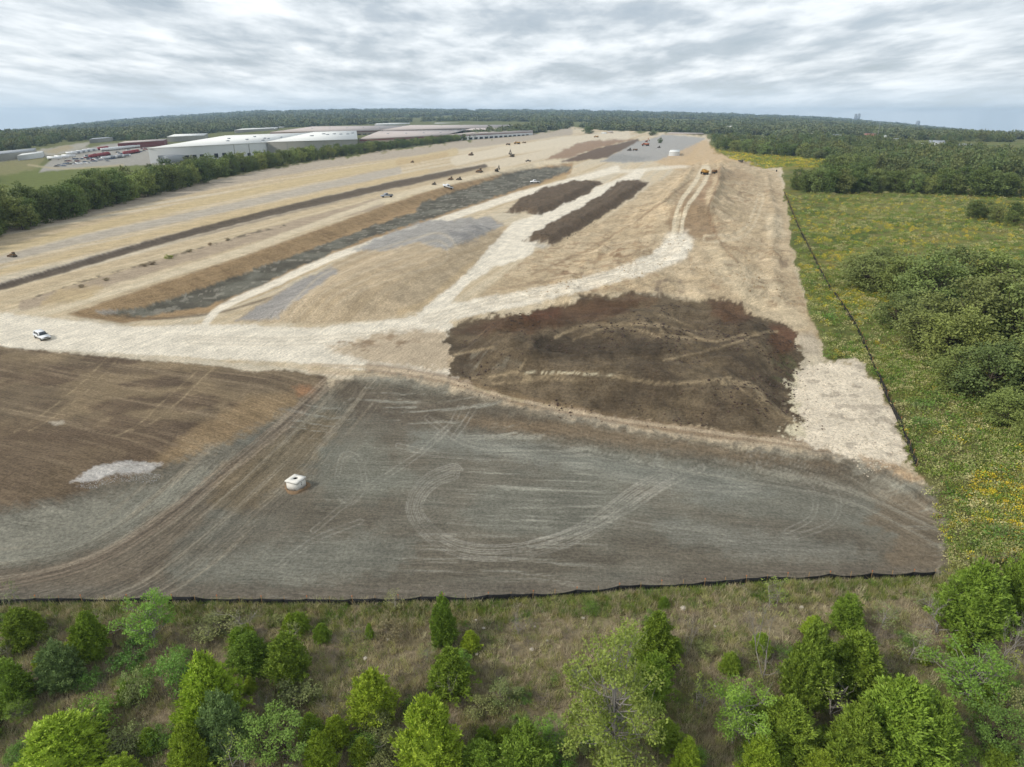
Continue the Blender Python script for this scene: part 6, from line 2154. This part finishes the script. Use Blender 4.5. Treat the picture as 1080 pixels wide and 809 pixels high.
def roof_box(root, loc, name, s, t, w, d, h, hz, mat):
    p = (loc[0] * (1 - s) + loc[1] * s) * (1 - t) + (loc[3] * (1 - s) + loc[2] * s) * t
    return part(root, name, boxes([(p.x, p.y, hz + h / 2, w, d, h)], mat, name))


wh, loc, hz = quad_building("warehouse", "huge white warehouse with a white roof behind the tree belt", [(156, 157), (281, 150.6), (330, 140.0), (238, 143.4)], 15, PAINT["warehouse_white"], PAINT["roof_white"])
for t in (0.26, 0.32, 0.38, 0.50, 0.57, 0.63):
    on_front(wh, loc, "dock_door", t, t + 0.032, 1.5, 6.5, PAINT["opening"])
for t in (0.73, 0.80, 0.86, 0.91, 0.95):
    on_front(wh, loc, "dock_door", t, t + 0.03, 0.8, 4.5, PAINT["opening"])
for t in (0.68, 0.82):
    on_front(wh, loc, "downpipe", t, t + 0.004, 0.5, 15, PAINT["warehouse_grey"], 0.4)
on_front(wh, loc, "tank_enclosure", 0.06, 0.19, 0, 8.0, PAINT["roof_grey"], 14)
for s, t in ((0.45, 0.25), (0.6, 0.3), (0.75, 0.35), (0.82, 0.3), (0.9, 0.4), (0.86, 0.15), (0.5, 0.6), (0.3, 0.5)):
    roof_box(wh, loc, "roof_unit", s, t, 3, 5, 2.2, hz, PAINT["roof_grey"])
w2, loc, hz = quad_building("warehouse", "pale warehouse wing with tan wall adjoining the white one", [(281.5, 150.2), (377, 147.2), (376, 138.2), (331, 139.6)], 15.5, PAINT["warehouse_grey"], PAINT["roof_white"])
for s, t in ((0.3, 0.4), (0.4, 0.6), (0.5, 0.5), (0.6, 0.55), (0.72, 0.5), (0.84, 0.5), (0.92, 0.6)):
    roof_box(w2, loc, "roof_unit", s, t, 4, 10, 2.2, hz, PAINT["roof_grey"])
for t in (0.2, 0.4, 0.6, 0.8):
    on_front(w2, loc, "wall_joint", t, t + 0.003, 0.5, 15, PAINT["roof_grey"], 0.2)
for k, (lab, px, z, wl_, rf) in enumerate((
        ("long low brown roofed distribution hall behind the white warehouse", [(379, 147.0), (470, 142.6), (520, 137.4), (400, 138.6)], 11, "tan_wall", "roof_brown"),
        ("far brown roofed distribution hall reaching to the tree belt", [(471, 142.6), (562, 138.4), (556, 133.6), (500, 135.0)], 11, "warehouse_white", "roof_brown"),
        ("grey brown roofed hall directly behind the white roofs", [(285, 139.8), (398, 137.6), (430, 132.4), (330, 133.6)], 12, "tan_wall", "roof_brown"),
        ("brown roofed hall farthest back in the industrial estate", [(402, 137.4), (545, 134.0), (540, 130.4), (440, 131.0)], 12, "warehouse_white", "roof_brown"))):
    b_, loc, hz = quad_building("distribution_hall", lab, px, z, PAINT[wl_], PAINT[rf], cat="warehouse")
    on_front(b_, loc, "red_band", 0.0, 1.0, hz - 2.6, hz - 1.2, PAINT["rust"], 0.3)
    for i in range(16):
        on_front(b_, loc, "dock_door", 0.05 + i * 0.057, 0.085 + i * 0.057, 1.0, 5.0, PAINT["opening"], 0.2)
    for i in range(5):
        roof_box(b_, loc, "roof_unit", 0.15 + 0.17 * i, 0.5, 4, 4, 2.0, hz, PAINT["roof_grey"])
for lab, px, z, wl_, rf in (
        ("small white roofed shed left of the white warehouse roof", [(176, 144.5), (215, 143.0), (219, 140.8), (184, 141.8)], 9, "warehouse_grey", "roof_white"),
        ("white roofed shed among trees behind the white warehouse", [(247, 137.4), (292, 135.4), (294, 133.6), (262, 134.6)], 10, "warehouse_grey", "roof_white"),
        ("bright white shed behind the grey brown hall", [(294, 134.0), (312, 133.0), (313, 131.4), (298, 132.2)], 11, "warehouse_white", "roof_white"),
        ("white office block beyond the brown halls, left one", [(395, 131.4), (432, 130.4), (433, 128.2), (400, 128.8)], 16, "warehouse_white", "roof_white"),
        ("white office block beyond the brown halls, right one", [(458, 130.2), (512, 129.0), (512, 127.4), (464, 128.0)], 16, "warehouse_white", "roof_white"),
        ("white cube building at the right end of the brown halls", [(562, 136.2), (574, 135.6), (574, 134.4), (564, 134.8)], 10, "warehouse_white", "roof_white"),
        ("long pale roofed building at the far left edge", [(-20, 165.0), (36, 159.0), (38, 156.4), (-16, 161.4)], 7, "warehouse_grey", "roof_grey"),
        ("second pale building at the left, nearer the yard", [(18, 164.6), (44, 161.6), (46, 159.6), (24, 162)], 5, "warehouse_white", "roof_white"),
        ("brown roofed workshop beside the truck yard", [(124, 151.4), (172, 148.4), (176, 146.6), (132, 149.2)], 8, "rust", "roof_brown"),
        ("grey roofed house row above the truck yard", [(94, 147.4), (118, 145.4), (120, 144.2), (98, 146)], 6, "warehouse_grey", "roof_grey"),
        ("tiny white site cabin at the far end of the site", [(634, 140.6), (640, 140.6), (640, 139.8), (635, 139.8)], 4, "warehouse_white", "roof_white"),
        ("tan site cabin at the far end of the site", [(640.5, 139.2), (646, 139.4), (646, 138.6), (641.5, 138.4)], 6, "tan_wall", "roof_brown"),
        ("white building amid the far wood above the grey pad", [(688, 134.4), (716, 135.2), (717, 133.6), (692, 133.0)], 12, "warehouse_white", "roof_white"),
        ("bright white building in the far wood right of the grey pad", [(765, 134.2), (780, 134.4), (780, 132.8), (767, 132.6)], 14, "warehouse_white", "roof_white"),
        ("pale low building in the far wood, right of the bright white one", [(790, 136.0), (797, 136.4), (797, 135.2), (791, 135)], 8, "warehouse_white", "roof_white"),
        ("long tan roofed building in the town at right", [(822, 140.6), (856, 142.2), (858, 140.6), (826, 139.2)], 8, "tan_wall", "roof_brown"),
        ("second long tan building in the town at right", [(858, 142.6), (888, 143.8), (890, 142.2), (862, 141)], 7, "tan_wall", "roof_grey"),
        ("house with a terracotta roof in the town at right", [(911, 143.2), (924, 143.6), (924, 141.0), (912, 140.6)], 7, "warehouse_white", "terracotta"),
        ("white house right of the terracotta roof", [(930, 144.2), (935, 144.2), (935, 143), (931, 142.8)], 6, "warehouse_white", "roof_white"),
        ("low white shed right of the radio mast", [(938, 147.0), (952, 147.6), (952, 146.4), (940, 146)], 5, "warehouse_white", "roof_grey"),
        ("grey metal roofed hall in the town at right", [(979, 150.6), (998, 151.4), (997, 148.4), (980, 147.8)], 7, "warehouse_white", "roof_grey"),
        ("longer grey metal roofed hall at the right end of the town", [(1006, 154.4), (1032, 155.6), (1030, 152.4), (1007, 151.2)], 6, "warehouse_grey", "roof_grey"),
        ("small white shed left of the grey metal roofed hall", [(971, 152), (977, 152.2), (977, 151), (972, 150.8)], 5, "warehouse_white", "roof_white"),
        ("long white trailer like tent on the far grey pad", [(705.5, 160.6), (717, 160.4), (717, 158.2), (707, 158.4)], 4.5, "warehouse_white", "roof_white"),
        ("row of brown sheds behind the far grey pad", [(702, 140.8), (742, 141.2), (742, 140.2), (706, 139.8)], 4, "tan_wall", "roof_brown")):
    quad_building("tent" if "tent" in lab else "building", lab, px, z, PAINT[wl_], PAINT[rf], cat="tent" if "tent" in lab else "building", parapet=0.4)


# mast and far towers
def make_mast():
    p = G(925, 147)
    r = empty("radio_mast", p)
    tag(r, "thin lattice radio mast rising from the town at right", "mast")
    H = 32
    v, f = [], []
    for s in range(3):
        t = 2 * math.pi * s / 3
        tube(v, f, [np.array([1.2 * math.cos(t), 1.2 * math.sin(t), -1.0]), np.array([0.3 * math.cos(t), 0.3 * math.sin(t), H])], [0.12, 0.10], 4)
    part(r, "legs", mesh_py("legs", v, f, PAINT["steel"]))
    v, f = [], []
    for k in range(16):
        z0, z1 = k * H / 16, (k + 1) * H / 16
        for s in range(3):
            a, b = 2 * math.pi * s / 3, 2 * math.pi * (s + 1) / 3
            r0, r1 = 1.2 - 0.9 * z0 / H, 1.2 - 0.9 * z1 / H
            tube(v, f, [np.array([r0 * math.cos(a), r0 * math.sin(a), z0]), np.array([r1 * math.cos(b), r1 * math.sin(b), z1])], [0.06, 0.06], 3)
    part(r, "bracing", mesh_py("bracing", v, f, PAINT["steel"]))
    part(r, "antenna", boxes([(0, 0, H + 1, 0.3, 0.3, 3)], PAINT["white"], "antenna"))


make_mast()
TOWER = mat_plain("tower_facade", S(170, 176, 182), 0.7, var=0.1, nscale=0.05)
for i, (u_, v_, w_, h_, lab) in enumerate(((902, 124.5, 2.2, 4.0, "left one of two tower blocks on the right horizon"), (905.5, 124.6, 2.2, 4.4, "right one of two tower blocks on the right horizon"), (969, 128.6, 3, 2.6, "lower tower block on the right horizon"))):
    yy = 7600.0
    xx = (u_ - CX) / F_PX * (yy * CP + CAM_H * SP)
    g = float(height(np.array([xx]), np.array([yy]))[0])
    m = (yy * CP) / F_PX
    zt = CAM_H - (v_ - h_ - HORIZON) / F_PX * yy / CP / CP * 1.0
    r = empty("tower_block", (xx, yy, g))
    tag(r, lab, "building", "tower blocks on the horizon")
    W_, H_ = w_ * m, max(zt - g, 40)
    part(r, "wall", boxes([(0, 0, H_ / 2, W_, W_ * 0.8, H_)], TOWER, "wall"))
    part(r, "roof", boxes([(0, 0, H_ + 3.02, W_ * 0.6, W_ * 0.5, 6)], TOWER, "roof"))


# ------------------------------------------------------------------ vehicles in the truck yard
def trailer_mesh(mat, L=14.5):
    return boxes([(0, 0, 2.75, L, 2.6, 2.9)], mat, "box")


def under_mesh(L=14.5):
    me = boxes([(0, 0, 1.16, L * 0.96, 1.0, 0.22), (L * 0.25, 0.7, 0.55, 0.2, 0.2, 1.0), (L * 0.25, -0.7, 0.55, 0.2, 0.2, 1.0)], PAINT["machine_dark"], "chassis")
    return me


BOXM = {k: trailer_mesh(PAINT[k]) for k in ("white", "red", "silver")}
CHM = under_mesh()
WHM = wheel_mesh("axle_wheels", 0.52, 2.5, PAINT["rubber"], 10)


def trailer(u, v, hd, paint, label, group, sc=1.0):
    p = G(u, v)
    r = empty("semi_trailer", p, math.radians(hd))
    r.scale = (sc,) * 3
    tag(r, label, "trailer", group)
    part(r, "box", BOXM[paint])
    part(r, "chassis", CHM)
    for x in (-5.6, -4.3):
        w = part(r, "wheel", WHM)
        w.location = (x, 0, 0.52)
    return r


TRM = {}


def tractor(u, v, hd, paint, label, group, sc=1.0):
    if paint not in TRM:
        TRM[paint] = (box_bev("cab", (0.6, 0, 2.3), (2.4, 2.4, 2.7), PAINT[paint], 0.2, 0.94), box_bev("hood", (2.5, 0, 1.6), (1.6, 2.0, 1.3), PAINT[paint], 0.2, 0.9),
                      boxes([(-1.6, 0, 0.95, 6.5, 0.9, 0.3)], PAINT["machine_dark"], "frame"), boxes([(1.82, 0, 2.75, 0.1, 2.0, 0.8)], PAINT["glass"], "windscreen"))
    r = empty("truck_tractor", G(u, v), math.radians(hd))
    r.scale = (sc,) * 3
    tag(r, label, "truck", group)
    c = part(r, "cab", TRM[paint][0])
    part(r, "hood", TRM[paint][1])
    part(r, "frame", TRM[paint][2])
    part(c, "windscreen", TRM[paint][3])
    for x in (2.4, -2.4, -3.7):
        w = part(r, "wheel", WHM)
        w.location = (x, 0, 0.52)
    return r


CARM = {}


def small_car(u, v, hd, paint, label, group):
    if paint not in CARM:
        CARM[paint] = (profile_mesh("body", [(-2.2, 0.35), (-2.25, 0.9), (-1.0, 0.95), (1.0, 0.95), (2.2, 0.75), (2.25, 0.35)], 0.9, PAINT[paint], None, 0.05),
                       profile_mesh("cabin", [(-1.7, 0.93), (-1.2, 1.45), (0.5, 1.47), (1.2, 0.93)], 0.85, PAINT["glass"], [0.95, 0.75, 0.75, 0.95], 0.03))
    r = empty("parked_car", G(u, v), math.radians(hd))
    tag(r, label, "car", group)
    r.scale = (1.15,) * 3
    part(r, "body", CARM[paint][0])
    part(r, "cabin", CARM[paint][1])


YG = "vehicles in the truck yard left of the warehouse"
rr = random.Random(2)
for k in range(13):
    t = k / 12
    tractor(95 + 19 * t, 167.0 - 3.2 * t, 75 + rr.uniform(-4, 4), "red", "red truck tractor in the long red row of the truck yard", YG, 1.15)
for k in range(6):
    t = k / 5
    tractor(104 + 9 * t, 158.6 - 1.3 * t, 80, "red", "red truck tractor in the short row farther back in the yard", YG, 1.2)
for k in range(9):
    t = k / 8
    tractor(131 + 14 * t, 163.6 - 2.4 * t, 70, "red", "red truck tractor in the row beside the warehouse corner", YG, 1.25)
for k in range(3):
    trailer(58 + 7.5 * k, 169.0 - 1.1 * k, 18, "white", "white trailer in the line at the left end of the yard", YG)
for k in range(13):
    t = k / 12
    trailer(112 + 34 * t, 159.5 - 4.0 * t, 62, "white", "white trailer in the tight row behind the red trucks", YG)
for k in range(9):
    t = k / 8
    trailer(76 + 22 * t, 163.4 - 3.8 * t, 30, ("white", "silver")[k % 2], "pale trailer in the row left of the red trucks", YG, 0.9)
for k in range(10):
    t = k / 9
    trailer(112 + 22 * t, 168.2 - 2.6 * t, 70, ("silver", "white")[k % 3 == 0], "pale trailer in the front row of the yard facing the lawn", YG, 0.8)
for k in range(26):
    t = k / 25
    small_car(60 + 62 * t + rr.uniform(-1, 1), 175.5 - 7.0 * t + rr.uniform(-1.2, 1.2), 20 + rr.uniform(-10, 10), rr.choice(["silver", "blue", "machine_dark", "white"]), "car parked loosely along the front of the truck yard", "cars parked in front of the truck yard")
for k in range(60):
    t = rr.random()
    small_car(66 + 88 * t + rr.uniform(-2, 2), 170 - 12 * t + rr.uniform(-3.5, 4.5) * (1 - 0.4 * t), rr.choice([20, 70]) + rr.uniform(-10, 10), rr.choice(["silver", "blue", "machine_dark", "white", "white", "red"]), "car or van left between the trailers inside the truck yard", "cars inside the truck yard")
for k in range(20):
    t = k / 19
    trailer(383 + 36 * t, 151.8 - 1.8 * t, 75, rr.choice(["white", "white", "silver"]), "trailer docked at the brown hall, left bank", "trailers docked at the brown hall", 1.0)
for k in range(18):
    t = k / 17
    trailer(424 + 44 * t, 149.6 - 2.2 * t, 75, rr.choice(["white", "silver", "red"]), "trailer docked at the brown hall, right bank", "trailers docked at the brown hall", 1.0)


def make_barrel():
    r = empty("barrel")
    tag(r, "black barrel at the corner where the meadow fence begins", "barrel")
    me = wheel_mesh("drum", 0.55, 1.6, PAINT["rubber"], 14)
    me.transform(Matrix.Rotation(math.pi / 2, 4, "X"))
    me.transform(Matrix.Translation((0, 0, 0.8)))
    part(r, "drum", me)
    lid = wheel_mesh("lid", 0.5, 0.1, PAINT["machine_dark"], 14)
    lid.transform(Matrix.Rotation(math.pi / 2, 4, "X"))
    lid.transform(Matrix.Translation((0, 0, 1.64)))
    part(r, "lid", lid)
    settle(r, 819, 181, 0)


make_barrel()


# ------------------------------------------------------------------ air
def make_haze():
    m = bpy.data.materials.new("haze")
    m.use_nodes = True
    N, L = m.node_tree.nodes, m.node_tree.links
    N.clear()
    out = N.new("ShaderNodeOutputMaterial")
    vol = N.new("ShaderNodeVolumePrincipled")
    vol.inputs["Color"].default_value = (0.58, 0.79, 1.0, 1)
    vol.inputs["Density"].default_value = 0.000075
    vol.inputs["Anisotropy"].default_value = 0.2
    L.new(vol.outputs[0], out.inputs["Volume"])
    o = obj("haze", boxes([(0, 5600, -410, 44000, 12600, 1080)], m, "haze"))
    o["kind"] = "stuff"


if HAZE:
    make_haze()
